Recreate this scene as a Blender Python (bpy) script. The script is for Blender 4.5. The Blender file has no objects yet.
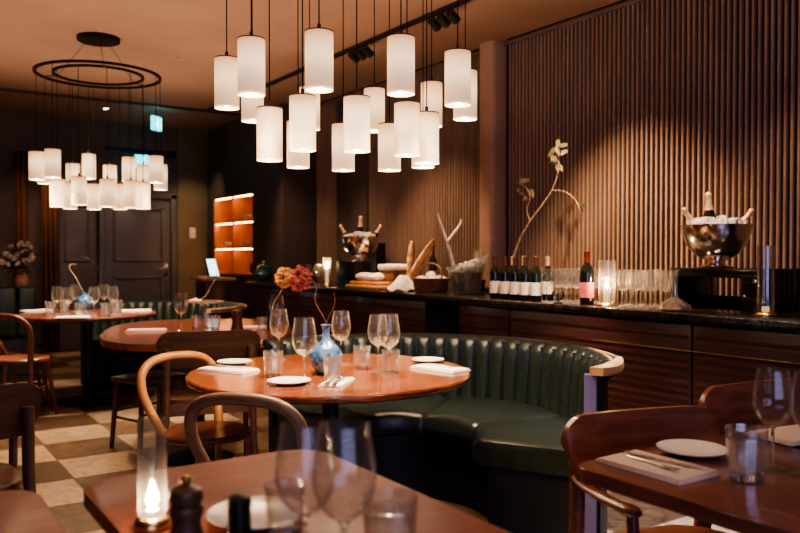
import bpy, bmesh, math, random
from mathutils import Vector, Matrix
random.seed(7)
C = bpy.context.scene.collection
pi = math.pi
def R(d): return math.radians(d)

# ------------------------------------------------------------------ materials
def mat(name, col=(.5,.5,.5), rough=.5, metal=0., spec=.5, coat=0., emis=None, estr=0., sheen=0.):
    m = bpy.data.materials.new(name); m.use_nodes = True
    b = m.node_tree.nodes['Principled BSDF']
    b.inputs['Base Color'].default_value = (*col,1); b.inputs['Roughness'].default_value = rough
    b.inputs['Metallic'].default_value = metal; b.inputs['Specular IOR Level'].default_value = spec
    b.inputs['Coat Weight'].default_value = coat; b.inputs['Coat Roughness'].default_value = .12
    if sheen: b.inputs['Sheen Weight'].default_value = sheen
    if emis:
        b.inputs['Emission Color'].default_value = (*emis,1); b.inputs['Emission Strength'].default_value = estr
    return m
def N(m, t, **kw):
    n = m.node_tree.nodes.new(t)
    for k,v in kw.items():
        if k in n.inputs: n.inputs[k].default_value = v
        else: setattr(n, k, v)
    return n
def L(m, a, b): m.node_tree.links.new(a, b)
def ramp(m, fac, stops):
    r = N(m,'ShaderNodeValToRGB'); cr = r.color_ramp
    while len(cr.elements) < len(stops): cr.elements.new(.5)
    for e,(p,c) in zip(cr.elements, stops): e.position = p; e.color = (*c,1)
    L(m, fac, r.inputs['Fac']); return r.outputs['Color']
def coords(m, scale=(1,1,1)):
    tc = N(m,'ShaderNodeTexCoord'); mp = N(m,'ShaderNodeMapping'); mp.inputs['Scale'].default_value = scale
    L(m, tc.outputs['Object'], mp.inputs['Vector']); return mp.outputs['Vector']
def wood(name, dark, light, rough=.3, scale=(2,30,30), coat=0., bump=.05):
    m = mat(name, light, rough, coat=coat); b = m.node_tree.nodes['Principled BSDF']
    v = coords(m, scale)
    n = N(m,'ShaderNodeTexNoise', Scale=1.3, Detail=8., Roughness=.65); L(m, v, n.inputs['Vector'])
    L(m, ramp(m, n.outputs['Fac'], [(.3,dark),(.7,light)]), b.inputs['Base Color'])
    bp = N(m,'ShaderNodeBump', Strength=bump, Distance=.002); L(m, n.outputs['Fac'], bp.inputs['Height']); L(m, bp.outputs['Normal'], b.inputs['Normal'])
    return m
def mottled(name, dark, light, rough=.5, scale=8., bump=.1, coat=0., metal=0., spec=.5, dist=.003):
    m = mat(name, light, rough, coat=coat, metal=metal, spec=spec); b = m.node_tree.nodes['Principled BSDF']
    n = N(m,'ShaderNodeTexNoise', Scale=scale, Detail=6.); L(m, coords(m), n.inputs['Vector'])
    L(m, ramp(m, n.outputs['Fac'], [(.35,dark),(.65,light)]), b.inputs['Base Color'])
    if bump:
        bp = N(m,'ShaderNodeBump', Strength=bump, Distance=dist); L(m, n.outputs['Fac'], bp.inputs['Height']); L(m, bp.outputs['Normal'], b.inputs['Normal'])
    return m
def thin_glass(name, tint=(1,1,1), lo=.06, hi=.75, rough=.02, edge_highlight=.22):
    m = bpy.data.materials.new(name); m.use_nodes = True; nt = m.node_tree; nt.nodes.clear()
    o = N(m,'ShaderNodeOutputMaterial'); mx = N(m,'ShaderNodeMixShader'); t = N(m,'ShaderNodeBsdfTransparent'); g = N(m,'ShaderNodeBsdfGlossy')
    t.inputs['Color'].default_value = (*tint,1); g.inputs['Roughness'].default_value = rough
    lw = N(m,'ShaderNodeLayerWeight', Blend=.45); mr = N(m,'ShaderNodeMapRange')
    mr.inputs['To Min'].default_value = lo; mr.inputs['To Max'].default_value = hi
    pw = N(m,'ShaderNodeMath', operation='POWER'); pw.inputs[1].default_value = 2.8
    L(m, lw.outputs['Facing'], pw.inputs[0]); L(m, pw.outputs[0], mr.inputs['Value'])
    L(m, mr.outputs[0], mx.inputs[0]); df = N(m,'ShaderNodeBsdfTranslucent'); df.inputs['Color'].default_value = (1,.95,.88,1); d2 = N(m,'ShaderNodeBsdfDiffuse'); d2.inputs['Color'].default_value = (1,.95,.88,1)
    m0 = N(m,'ShaderNodeMixShader'); m0.inputs[0].default_value = .5; L(m, df.outputs[0], m0.inputs[1]); L(m, d2.outputs[0], m0.inputs[2])
    m1 = N(m,'ShaderNodeMixShader'); m1.inputs[0].default_value = edge_highlight; L(m, g.outputs[0], m1.inputs[1]); L(m, m0.outputs[0], m1.inputs[2])  # white diffuse and translucent mix imitates bright highlights along clear glass edges
    L(m, t.outputs[0], mx.inputs[1]); L(m, m1.outputs[0], mx.inputs[2]); L(m, mx.outputs[0], o.inputs[0])
    return m
def solid_glass(name, tint=(1,1,1), rough=.0):
    m = bpy.data.materials.new(name); m.use_nodes = True; nt = m.node_tree; nt.nodes.clear()
    o = N(m,'ShaderNodeOutputMaterial'); g = N(m,'ShaderNodeBsdfGlass', Roughness=rough, IOR=1.47); g.inputs['Color'].default_value = (*tint,1)
    L(m, g.outputs[0], o.inputs[0]); return m

M = {}
M['table'] = wood('polished_wood', (.10,.022,.009), (.47,.145,.05), .2, (3,16,16), coat=1.)
M['table_red'] = wood('red_wood', (.16,.04,.018), (.42,.115,.05), .2, (3,16,16), coat=.9)
M['table_dark'] = wood('dark_wood', (.09,.028,.018), (.23,.085,.055), .22, (22,3,22), coat=.6)
M['table_front'] = wood('front_table_wood', (.13,.027,.014), (.29,.064,.034), .42, (3,22,22), coat=.08)
M['chair_wood'] = wood('chair_wood', (.1,.03,.018), (.26,.09,.05), .33, (3,30,30), coat=.3)
M['chair_dark'] = wood('chair_dark', (.045,.022,.015), (.115,.055,.036), .36, (3,30,30))
M['bent_grey'] = wood('bentwood_brown', (.13,.07,.05), (.24,.14,.1), .4, (6,6,6), coat=.1)
M['bent_tan'] = wood('bentwood_tan', (.3,.12,.04), (.55,.25,.09), .38, (6,6,6), coat=.15)
M['bent_red'] = wood('bentwood_red', (.11,.035,.02), (.24,.08,.045), .38, (6,6,6), coat=.15)
M['leather'] = mottled('green_leather', (.011,.016,.015), (.022,.032,.029), .30, 60., .25, coat=.08, dist=.001)
M['leather_dark'] = mottled('dark_green_leather', (.008,.016,.013), (.015,.03,.022), .4, 60., .25)
M['plinth'] = mottled('plinth', (.008,.012,.02), (.014,.02,.034), .5, 5., 0)
M['rail'] = wood('rail_wood', (.32,.17,.08), (.62,.38,.21), .35, (4,4,4))
M['panel_cool_lit'] = mottled('cool_lit_panel', (.16,.15,.34), (.2,.19,.42), .45, 6., 0)  # blue tint puts the cool window light into the colour
M['recess_shade'] = mat('recess_shade', (.003,.003,.003), .8, spec=.1)
M['black'] = mottled('black_satin', (.006,.006,.007), (.012,.012,.013), .35, 6., 0)
M['black_gloss'] = mottled('black_gloss', (.006,.006,.007), (.014,.013,.013), .12, 4., 0)
M['iron'] = mottled('dark_iron', (.01,.01,.012), (.03,.03,.033), .45, 20., .1, metal=.3)
M['lamp_cap'] = mottled('lamp_cap', (.09,.045,.025), (.13,.07,.04), .6, 5., 0)
M['cord'] = mottled('cord', (.012,.008,.006), (.02,.014,.01), .9, 5., 0, spec=.1)
M['silver'] = mottled('silver', (.8,.72,.64), (.95,.9,.83), .13, 14., .5, metal=1., dist=.006)
M['pewter'] = mottled('pewter', (.45,.4,.35), (.7,.64,.56), .25, 12., .15, metal=.45)
M['brass'] = mottled('brass', (.6,.38,.15), (.8,.55,.25), .25, 9., 0, metal=1.)
M['steel'] = mottled('steel', (.7,.7,.7), (.85,.85,.85), .2, 9., 0, metal=1.)
M['china'] = mottled('china', (.8,.77,.72), (.86,.83,.78), .2, 4., 0, coat=.3)
M['linen'] = mottled('linen', (.66,.62,.58), (.78,.74,.7), .85, 150., .3)
M['linen_pink'] = mottled('linen_beige', (.52,.4,.33), (.62,.5,.42), .85, 150., .3)
M['glass'] = thin_glass('clear_glass', (.985,.98,.97), .06, .95)
M['glass_chimney'] = thin_glass('chimney_glass', (.95,.93,.9), .13, .95, .08)
M['glass_cut'] = thin_glass('cut_glass', (.96,.95,.93), .2, .95, .08)
M['glass_solid'] = solid_glass('solid_glass', (1,.98,.95))
M['glass_green'] = thin_glass('green_glass', (.12,.3,.22), .12, .7)
M['glass_blue'] = mottled('blue_glass', (.006,.03,.12), (.12,.27,.52), .06, 38., .5, coat=.5, dist=.006)
M['bottle'] = mottled('bottle_glass', (.004,.006,.004), (.008,.011,.007), .08, 3., 0, coat=.5)
M['label'] = mottled('paper_label', (.62,.58,.52), (.78,.74,.68), .7, 30., 0)
M['label_pink'] = mottled('pink_label', (.6,.12,.13), (.8,.22,.22), .6, 30., 0)
M['foil_red'] = mottled('red_foil', (.14,.02,.015), (.26,.05,.035), .35, 30., 0, metal=.4)
M['foil_dark'] = mottled('dark_foil', (.05,.018,.012), (.12,.045,.03), .35, 30., 0)
M['foil_gold'] = mottled('gold_foil', (.75,.5,.27), (.95,.75,.5), .4, 60., .3, metal=.5)
M['wax'] = mat('candle_wax', (.9,.82,.68), .5, emis=(1,.7,.4), estr=.3)  # faint emission imitates flame light spreading inside the wax
M['flame'] = mat('flame', (1,.7,.3), .5, emis=(1,.78,.5), estr=70.)
M['bread'] = mottled('bread', (.42,.2,.08), (.8,.52,.28), .8, 18., .5, dist=.01)
M['board'] = wood('board_wood', (.35,.15,.06), (.6,.32,.14), .5)
M['flour'] = mottled('floured_cloth', (.6,.52,.45), (.85,.78,.7), .9, 30., .4)
M['wicker'] = mottled('wicker', (.1,.04,.02), (.3,.13,.07), .7, 60., .6)
M['twig'] = mottled('twig', (.25,.17,.11), (.5,.38,.26), .8, 30., .4)
M['driftwood'] = mottled('driftwood', (.7,.55,.42), (.95,.82,.68), .8, 30., .4)
M['leaf'] = mottled('leaf', (.3,.3,.15), (.7,.66,.42), .55, 20., 0)
M['leaf_dark'] = mottled('leaf_dark', (.02,.035,.015), (.05,.08,.03), .6, 20., 0)
M['pink'] = mottled('pink_petals', (.8,.16,.14), (1.,.42,.36), .7, 60., .2)
M['yellow'] = mottled('yellow_petals', (.95,.5,.16), (1.,.8,.4), .7, 60., .2)
M['cream'] = mottled('cream_petals', (.5,.42,.32), (.75,.68,.55), .7, 60., .2)
M['white'] = mottled('white_petals', (.8,.75,.7), (.9,.86,.8), .6, 40., .1)
M['terracotta'] = mottled('pink_clay', (.3,.12,.09), (.45,.2,.15), .6, 20., .1)
M['ice'] = mottled('ice', (.55,.52,.5), (.95,.92,.88), .12, 40., .3)
M['green_glaze'] = mottled('green_glaze', (.01,.05,.04), (.03,.11,.08), .12, 20., .05, coat=.5)
M['shelf_wood'] = wood('shelf_wood', (.5,.2,.07), (.72,.34,.13), .4, (30,30,3))
M['screen'] = mat('screen', (.1,.1,.1), .3, emis=(.55,.85,.85), estr=1.3)
M['led'] = mat('led_strip', (.9,.6,.4), .5, emis=(1,.5,.2), estr=14.)
M['exit_white'] = mat('sign_white', (.9,.9,.9), .5, emis=(.75,1,1), estr=1.6)
M['exit_teal'] = mat('sign_teal', (.02,.4,.4), .5, emis=(.03,.55,.6), estr=1.5)
M['spot_glow'] = mat('spot_lens', (1,.9,.8), .5, emis=(1,.85,.65), estr=6.)
M['switch'] = mottled('switch_plastic', (.75,.62,.55), (.8,.68,.6), .4, 8., 0)
M['counter_wood'] = wood('counter_wood', (.032,.011,.009), (.085,.031,.023), .35, (30,1.5,30))
M['counter_top'] = mottled('counter_stone', (.01,.008,.008), (.03,.024,.022), .16, 20., 0)
M['slat'] = wood('slat_wood', (.27,.19,.145), (.44,.32,.25), .42, (20,20,2))
M['slat_back'] = mottled('slat_backing', (.012,.009,.008), (.02,.014,.012), .8, 5., 0)
M['pilaster'] = mottled('pilaster_paint', (.4,.27,.2), (.5,.34,.26), .6, 3., 0)
M['wall_dark'] = mottled('dark_wall', (.085,.066,.06), (.11,.086,.077), .6, 2., .05)
M['wall_lit'] = mottled('lit_wall', (.12,.095,.06), (.17,.135,.085), .6, 2., .05)  # lit stretch of the back wall, lamp brightness put into the colour
M['door_paint'] = mottled('door_paint', (.08,.075,.085), (.105,.098,.11), .45, 3., 0)
M['curtain'] = mottled('brown_curtain', (.1,.045,.025), (.17,.08,.045), .8, 3., .2)
M['ceiling'] = mottled('ceiling_plaster', (.34,.225,.17), (.41,.275,.205), .75, 1.2, .05)
M['ceiling_line'] = mottled('ceiling_line', (.03,.02,.018), (.05,.035,.03), .5, 5., 0)
M['strip'] = mottled('cornice_strip', (.16,.11,.09), (.2,.14,.115), .5, 5., 0)

# lamp shade: pleated translucent fabric, glowing from the bulb inside
def shade_mat():
    m = bpy.data.materials.new('lamp_fabric'); m.use_nodes = True
    b = m.node_tree.nodes['Principled BSDF']; b.inputs['Base Color'].default_value = (.85,.75,.6,1); b.inputs['Roughness'].default_value = .8
    tc = N(m,'ShaderNodeTexCoord'); sx = N(m,'ShaderNodeSeparateXYZ'); L(m, tc.outputs['Object'], sx.inputs[0])
    at = N(m,'ShaderNodeMath', operation='ARCTAN2'); L(m, sx.outputs['Y'], at.inputs[0]); L(m, sx.outputs['X'], at.inputs[1])
    mu = N(m,'ShaderNodeMath', operation='MULTIPLY'); mu.inputs[1].default_value = 26.; L(m, at.outputs[0], mu.inputs[0])
    sn = N(m,'ShaderNodeMath', operation='SINE'); L(m, mu.outputs[0], sn.inputs[0])
    mz = N(m,'ShaderNodeMapRange'); mz.inputs['From Min'].default_value = -.23; mz.inputs['From Max'].default_value = 0.
    L(m, sx.outputs['Z'], mz.inputs['Value'])
    col = ramp(m, mz.outputs[0], [(0.,(1.,.6,.33)),(.12,(1.,.6,.31)),(.5,(1.,.71,.42)),(.8,(1.,.6,.3)),(1.,(1.,.48,.2))])
    L(m, col, b.inputs['Emission Color'])
    st = ramp(m, mz.outputs[0], [(0.,(1.1,)*3),(.045,(1.,)*3),(.07,(.42,)*3),(.3,(.55,)*3),(.62,(1.,)*3),(.88,(.75,)*3),(1.,(.4,)*3)])
    k = N(m,'ShaderNodeMath', operation='MULTIPLY_ADD'); k.inputs[1].default_value = .12; k.inputs[2].default_value = 1.
    L(m, sn.outputs[0], k.inputs[0])
    k2 = N(m,'ShaderNodeMath', operation='MULTIPLY'); L(m, k.outputs[0], k2.inputs[0]); L(m, st, k2.inputs[1])
    k3 = N(m,'ShaderNodeMath', operation='MULTIPLY'); L(m, k2.outputs[0], k3.inputs[0]); k3.inputs[1].default_value = .62
    L(m, k3.outputs[0], b.inputs['Emission Strength'])
    return m
M['shade'] = shade_mat()
M['glint_glow'] = mat('glint_glow', (1,.9,.8), .5, emis=(1,.82,.6), estr=160.)
M['diffuser'] = mat('lamp_diffuser', (.9,.85,.75), .6, emis=(1,.83,.6), estr=1.9)

def floor_mat():
    m = mat('stone_tiles', (.3,.2,.15), .28); b = m.node_tree.nodes['Principled BSDF']
    v = coords(m, (1/.46,1/.46,1))
    br = N(m,'ShaderNodeTexBrick', offset=0., squash=1.)
    br.inputs['Scale'].default_value = 1.; br.inputs['Brick Width'].default_value = 1.; br.inputs['Row Height'].default_value = 1.
    br.inputs['Mortar Size'].default_value = .012; br.inputs['Color1'].default_value = (0,0,0,1); br.inputs['Color2'].default_value = (1,1,1,1); br.inputs['Mortar'].default_value=(.5,.5,.5,1)
    L(m, v, br.inputs['Vector'])
    ck = N(m,'ShaderNodeTexChecker', Scale=1.); L(m, v, ck.inputs['Vector'])
    n = N(m,'ShaderNodeTexNoise', Scale=5., Detail=7., Distortion=1.5); L(m, v, n.inputs['Vector'])
    a = ramp(m, n.outputs['Fac'], [(.3,(.33,.24,.16)),(.7,(.58,.46,.34))])
    d = ramp(m, n.outputs['Fac'], [(.3,(.07,.045,.03)),(.7,(.22,.145,.09))])
    mx = N(m,'ShaderNodeMix', data_type='RGBA'); L(m, ck.outputs['Fac'], mx.inputs['Factor']); L(m, a, mx.inputs['A']); L(m, d, mx.inputs['B'])
    r2 = ramp(m, br.outputs['Color'], [(0.,(.65,.62,.6)),(1.,(1.2,1.15,1.1))])
    m2 = N(m,'ShaderNodeMix', data_type='RGBA', blend_type='MULTIPLY'); m2.inputs['Factor'].default_value = 1.
    L(m, mx.outputs['Result'], m2.inputs['A']); L(m, r2, m2.inputs['B'])
    m3 = N(m,'ShaderNodeMix', data_type='RGBA'); L(m, br.outputs['Fac'], m3.inputs['Factor']); L(m, m2.outputs['Result'], m3.inputs['A']); m3.inputs['B'].default_value = (.14,.1,.08,1)
    L(m, m3.outputs['Result'], b.inputs['Base Color'])
    return m
M['floor'] = floor_mat()

# ------------------------------------------------------------------ geometry helpers
class MB:
    def __init__(s): s.bm = bmesh.new()
    def face(s, pts):
        try: return s.bm.faces.new([s.bm.verts.new(p) for p in pts])
        except ValueError: pass
    def box(s, x0,x1,y0,y1,z0,z1, bev=0., rz=0., c=None, seg=2):
        r = bmesh.ops.create_cube(s.bm, size=1.)['verts']
        bmesh.ops.scale(s.bm, vec=(x1-x0,y1-y0,z1-z0), verts=r)
        if bev:
            es = {e for v in r for e in v.link_edges}
            o = bmesh.ops.bevel(s.bm, geom=list(es), offset=bev, segments=seg, affect='EDGES', profile=.5)
            r = list({v for f in o['faces'] for v in f.verts} | {v for v in r if v.is_valid})
        bmesh.ops.translate(s.bm, vec=((x0+x1)/2,(y0+y1)/2,(z0+z1)/2), verts=r)
        if rz: bmesh.ops.rotate(s.bm, cent=c or ((x0+x1)/2,(y0+y1)/2,0), matrix=Matrix.Rotation(rz,3,'Z'), verts=r)
        return s
    def lathe(s, prof, n=32, c=(0,0,0), tilt=None):
        rings = []; c = Vector(c)
        for r,z in prof:
            if r < 1e-6: rings.append([s.bm.verts.new((0,0,z))])
            else: rings.append([s.bm.verts.new((r*math.cos(2*pi*k/n), r*math.sin(2*pi*k/n), z)) for k in range(n)])
        for a,b in zip(rings, rings[1:]):
            for k in range(n):
                k2 = (k+1)%n
                q = [a[k%len(a)], a[k2%len(a)], b[k2%len(b)], b[k%len(b)]]
                q2 = []
                for v in q:
                    if v not in q2: q2.append(v)
                if len(q2) > 2:
                    try: s.bm.faces.new(q2)
                    except ValueError: pass
        vs = [v for r in rings for v in r]
        for v in vs:
            if tilt: v.co = tilt @ v.co
            v.co += c
        return s
    def tube(s, pts, rad, n=10, cap=True, flat=1.):
        pts = [Vector(p) for p in pts]
        rr = rad if isinstance(rad,(list,tuple)) else [rad]*len(pts)
        prev = None; rings = []
        t0 = (pts[1]-pts[0]).normalized()
        u = t0.orthogonal().normalized() if abs(t0.z) > .9 else t0.cross(Vector((0,0,1))).normalized()
        for i,p in enumerate(pts):
            t = (pts[min(i+1,len(pts)-1)]-pts[max(i-1,0)]).normalized()
            u = (u - t*u.dot(t)).normalized(); w = t.cross(u)
            rings.append([s.bm.verts.new(p + rr[i]*(math.cos(2*pi*k/n)*u + flat*math.sin(2*pi*k/n)*w)) for k in range(n)])
        for a,b in zip(rings, rings[1:]):
            for k in range(n): s.bm.faces.new((a[k],a[(k+1)%n],b[(k+1)%n],b[k]))
        if cap: s.bm.faces.new(rings[0][::-1]); s.bm.faces.new(rings[-1])
        return s
    def prism(s, outline, z0, z1, bev=0.):
        a = [s.bm.verts.new((x,y,z0)) for x,y in outline]; b = [s.bm.verts.new((x,y,z1)) for x,y in outline]
        s.bm.faces.new(a[::-1]); top = s.bm.faces.new(b); n = len(a)
        for k in range(n): s.bm.faces.new((a[k],a[(k+1)%n],b[(k+1)%n],b[k]))
        if bev:
            bmesh.ops.bevel(s.bm, geom=list(top.edges), offset=bev, segments=3, affect='EDGES', profile=.5)
        return s
    def blob(s, c, r, sub=1, sq=(1,1,1), jit=0.):
        o = bmesh.ops.create_icosphere(s.bm, subdivisions=sub, radius=r)['verts']
        for v in o:
            k = 1+random.uniform(-jit,jit)
            v.co = Vector((v.co.x*sq[0]*k, v.co.y*sq[1]*k, v.co.z*sq[2]*k)) + Vector(c)
        return s
    def grid(s, fn, nu, nv, closed_u=False):
        g = [[s.bm.verts.new(fn(i/nu, j/nv)) for j in range(nv+1)] for i in range(nu if closed_u else nu+1)]
        for i in range(nu):
            a = g[i]; b = g[(i+1)%len(g)]
            for j in range(nv): s.bm.faces.new((a[j],b[j],b[j+1],a[j+1]))
        return g
    def build(s, name, m, parent=None, sharp=38., flat=False):
        bm = s.bm
        bmesh.ops.remove_doubles(bm, verts=bm.verts, dist=1e-5)
        bmesh.ops.recalc_face_normals(bm, faces=bm.faces)
        for f in bm.faces: f.smooth = not flat
        for e in bm.edges:
            if len(e.link_faces) == 2 and e.calc_face_angle(0) > R(sharp): e.smooth = False
        me = bpy.data.meshes.new(name); bm.to_mesh(me); bm.free()
        me.materials.append(M[m]); o = bpy.data.objects.new(name, me); C.objects.link(o)
        if parent: o.parent = parent
        return o
def tag(o, label=None, cat=None, group=None, kind=None):
    if label: o['label'] = label
    if cat: o['category'] = cat
    if group: o['group'] = group
    if kind: o['kind'] = kind
    return o
def thing(name, label, cat, loc=(0,0,0), rz=0., group=None):
    o = bpy.data.objects.new(name, None); C.objects.link(o); o.empty_display_size = .05
    o.location = loc; o.rotation_euler = (0,0,rz); return tag(o, label, cat, group)
def struct(o): o['kind'] = 'structure'; return o
def dup(root, loc, rz=0., label=None, group=None, s=1.):
    r = root.copy(); C.objects.link(r); r.location = loc; r.rotation_euler = (0,0,rz); r.scale = (s,s,s)
    if label: r['label'] = label
    if group: r['group'] = group
    for ch in list(root.children):
        c = ch.copy(); C.objects.link(c); c.parent = r
        for g in list(ch.children):
            d = g.copy(); C.objects.link(d); d.parent = c
    return r
class Proto:
    """first placement moves the prototype itself, later ones copy it"""
    def __init__(s, o): s.o = o; s.used = False
    def put(s, loc, rz=0., label=None, group=None, sc=1.):
        if not s.used:
            s.used = True; o = s.o; o.location = loc; o.rotation_euler = (0,0,rz); o.scale = (sc,sc,sc)
            if label: o['label'] = label
            if group: o['group'] = group
            return o
        return dup(s.o, loc, rz, label, group, sc)
def smooth_path(pts, n=6):
    P = [Vector(p) for p in pts]; P = [2*P[0]-P[1]] + P + [2*P[-1]-P[-2]]; out = []
    for i in range(1, len(P)-2):
        for k in range(n):
            t = k/n; a,b,c,d = P[i-1:i+3]
            out.append(.5*((2*b)+(c-a)*t+(2*a-5*b+4*c-d)*t*t+(3*b-a-3*c+d)*t**3))
    out.append(P[-2]); return out

# ------------------------------------------------------------------ survey of the room (camera at x=y=0)
H = 1.25; CT = .94; CEIL = 3.0; XW = 4.4; XC = 3.51; YB = 10.75; TH = .75
CA, SA = .8281, .5606
def yat(px, X):                      # distance along the bar wall of a thing standing X out from the camera
    u = (px-400)/780; return X*(CA-SA*u)/(SA+CA*u)
def xat(px, Y): u = (px-400)/780; return Y*(SA+CA*u)/(CA-SA*u)
def tab(px, py, z=TH):               # a spot on a level surface
    u = (px-400)/780; D = (H-z)*780/(py-254); return (D*(SA+CA*u), D*(CA-SA*u), z)

# ------------------------------------------------------------------ room shell
def room():
    struct(MB().box(-3.6,4.6,-3.2,11,-.1,0).build('floor','floor'))
    struct(MB().box(-3.6,4.3,-3.2,11,CEIL,CEIL+.2).build('ceiling','ceiling'))
    # slatted wall behind the bar, with a shadow gap above it
    b = MB()
    n = int((8.27+1.0)/.0405)
    for k in range(n):
        y = -1.0 + k*.0405
        if 4.86 < y < 5.09 or 7.05 < y < 7.72: continue
        b.box(XW-.035, XW+.0, y, y+.0165, .6, CEIL-.012, .005, seg=2)
    struct(b.build('wall_right','slat'))
    struct(MB().box(XW, XW+.2, -3.2, 8.28, 0, CEIL+.3).build('wall_right_backing','slat_back'))
    struct(MB().box(XW-.06, XW, -3.2, 4.89, CEIL-.03, CEIL+.005, .006).box(XW-.06,XW,5.07,8.28,CEIL-.03,CEIL+.005,.006).build('trim_1','strip'))
    struct(MB().box(4.215, XW, 4.88, 5.07, CT, CEIL+.1, .045, seg=5).build('trim_2','pilaster'))
    struct(MB().box(XW-.05, XW+.02, 7.06, 7.71, CT, CEIL-.01, .01).build('trim_3','wall_dark'))
    # projecting volume that holds the shelf niche
    w = MB()
    w.box(3.96,4.6,8.28,9.14,0,CEIL+.1); w.box(3.96,4.6,10.5,11,0,CEIL+.1)
    w.box(3.96,4.6,9.14,10.5,0,.97); w.box(3.96,4.6,9.14,10.5,2.03,CEIL+.1); w.box(4.34,4.6,9.14,10.5,.97,2.03)
    struct(w.build('wall_niche','wall_dark'))
    struct(MB().box(-3.6,3.53,YB,YB+.2,0,CEIL+.1).build('wall_back','wall_dark'))
    struct(MB().box(3.53,3.97,YB-.02,YB+.2,0,CEIL+.1).build('wall_back_lit','wall_lit'))
    struct(MB().box(-3.8,-3.6,-3.2,11,0,CEIL+.1).build('wall_left','wall_dark'))
    f = MB(); f.box(-3.6,-2.4,-3.4,-3.2,0,CEIL); f.box(1.9,4.6,-3.4,-3.2,0,CEIL); f.box(-2.4,1.9,-3.4,-3.2,0,.5); f.box(-2.4,1.9,-3.4,-3.2,2.6,CEIL)
    struct(f.build('wall_front','wall_dark'))
    wf = MB(); 
    for x in (-2.4,-.99,.42,1.84): wf.box(x,x+.06,-3.32,-3.26,.5,2.6)
    wf.box(-2.4,1.9,-3.32,-3.26,.5,.56); wf.box(-2.4,1.9,-3.32,-3.26,2.54,2.6); wf.box(-2.4,1.9,-3.32,-3.26,1.9,1.95)
    w1 = struct(wf.build('window_1','black'))
    MB().box(-2.35,1.85,-3.295,-3.29,.55,2.55).build('window_pane','glass', w1)
    # lines on the ceiling, door and panelling on the back wall
    struct(MB().box(-3.6,4.2,9.17,9.23,CEIL-.025,CEIL+.01).build('trim_4','ceiling_line'))
    struct(MB().box(2.55,3.5,YB-.03,YB+.0,2.58,2.66,.004).build('trim_5','black'))
    d = struct(MB().box(2.55,3.42,YB-.05,YB-.005,0,2.0,.004).build('door_1','door_paint'))
    fr = MB(); fr.box(2.47,2.55,YB-.08,YB-.005,0,2.07,.01); fr.box(3.42,3.5,YB-.08,YB-.005,0,2.07,.01); fr.box(2.47,3.5,YB-.08,YB-.005,2.0,2.08,.01)
    fr.build('door_frame','door_paint', d)
    for x0,x1,z0,z1 in ((2.65,3.32,1.15,1.88),(2.65,3.32,.18,.95)):
        p = MB(); t=.035
        p.box(x0,x1,YB-.068,YB-.045,z0,z0+t,.008); p.box(x0,x1,YB-.068,YB-.045,z1-t,z1,.008); p.box(x0,x0+t,YB-.068,YB-.045,z0,z1,.008); p.box(x1-t,x1,YB-.068,YB-.045,z0,z1,.008)
        p.build('door_panel_moulding','door_paint', d)
    hd = MB(); hd.box(3.32,3.37,YB-.062,YB-.05,.95,1.12,.004); hd.tube([(3.345,YB-.06,1.05),(3.345,YB-.1,1.05),(3.24,YB-.1,1.05)],.011)
    hd.build('door_handle','steel', d)
    d2 = struct(MB().box(1.98,2.42,YB-.05,YB-.005,0,2.0,.004).build('door_2','door_paint'))
    p = MB(); p.box(2.04,2.36,YB-.065,YB-.045,1.15,1.18,.006); p.box(2.04,2.36,YB-.065,YB-.045,1.85,1.88,.006); p.box(2.04,2.07,YB-.065,YB-.045,1.15,1.88,.006); p.box(2.33,2.36,YB-.065,YB-.045,1.15,1.88,.006)
    p.build('door_panel_moulding','door_paint', d2)
    # curtains
    for i,(x0,x1,lab) in enumerate(((1.77,1.97,'brown floor-length curtain beside the dark panelled doors'),(1.46,1.6,'narrow brown curtain at the far left edge of the back wall'))):
        g = MB(); nn = 48
        g.grid(lambda u,v: (x0+(x1-x0)*u, YB-.11+.03*math.sin(u*(x1-x0)*110), .02+2.5*v), nn, 1)
        o = g.build('curtain','curtain'); tag(o, lab, 'curtain')
        md = o.modifiers.new('s','SOLIDIFY'); md.thickness = .006
    struct(MB().box(-3.6,4.38,YB-.03,YB-.0,0,.12).build('baseboard_back','black'))
room()

# bar counter
def counter():
    t = thing('bar_counter','long dark wooden bar counter with black stone top along the slatted wall','counter',(0,0,0))
    y0,y1 = -.9,8.27
    MB().box(XC+.04,XW-.04,y0+.02,y1-.02,.09,CT-.05).build('carcass','counter_wood',t)
    MB().box(XC+.1,XW-.06,y0+.03,y1-.03,.0,.1).build('plinth','black',t)
    MB().box(XC-.02,XW-.037,y0,y1,CT-.045,CT,.006).build('worktop','counter_top',t)
    ys = [y0+.04, .55, 1.75, 2.5, 3.9, 4.45, 4.85, 5.9, 7.0, y1-.04]
    gaps = {3.9}
    for a,b in zip(ys, ys[1:]):
        if abs(a-4.45) < .01:
            MB().box(XC+.0,XC+.05,a+.01,b-.01,.1,CT-.05,.004).build('door','recess_shade',t); continue  # flat black panel standing in for a shaded recess between the doors
        p = MB(); p.box(XC+.015,XC+.05,a+.006,b-.006,.1,CT-.06,.003)
        k = 0; z = .13
        while z < CT-.1:
            if not .725 < z < .77: p.box(XC+.0145,XC+.02,a+.02,b-.02,z,z+.034,.004)
            z += .042
        p.build('door','counter_wood',t)
    MB().box(XC-.004,XC+.02,y0+.03,yat(592,XC),.742,.749,.002).build('rail','brass',t)
counter()

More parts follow.
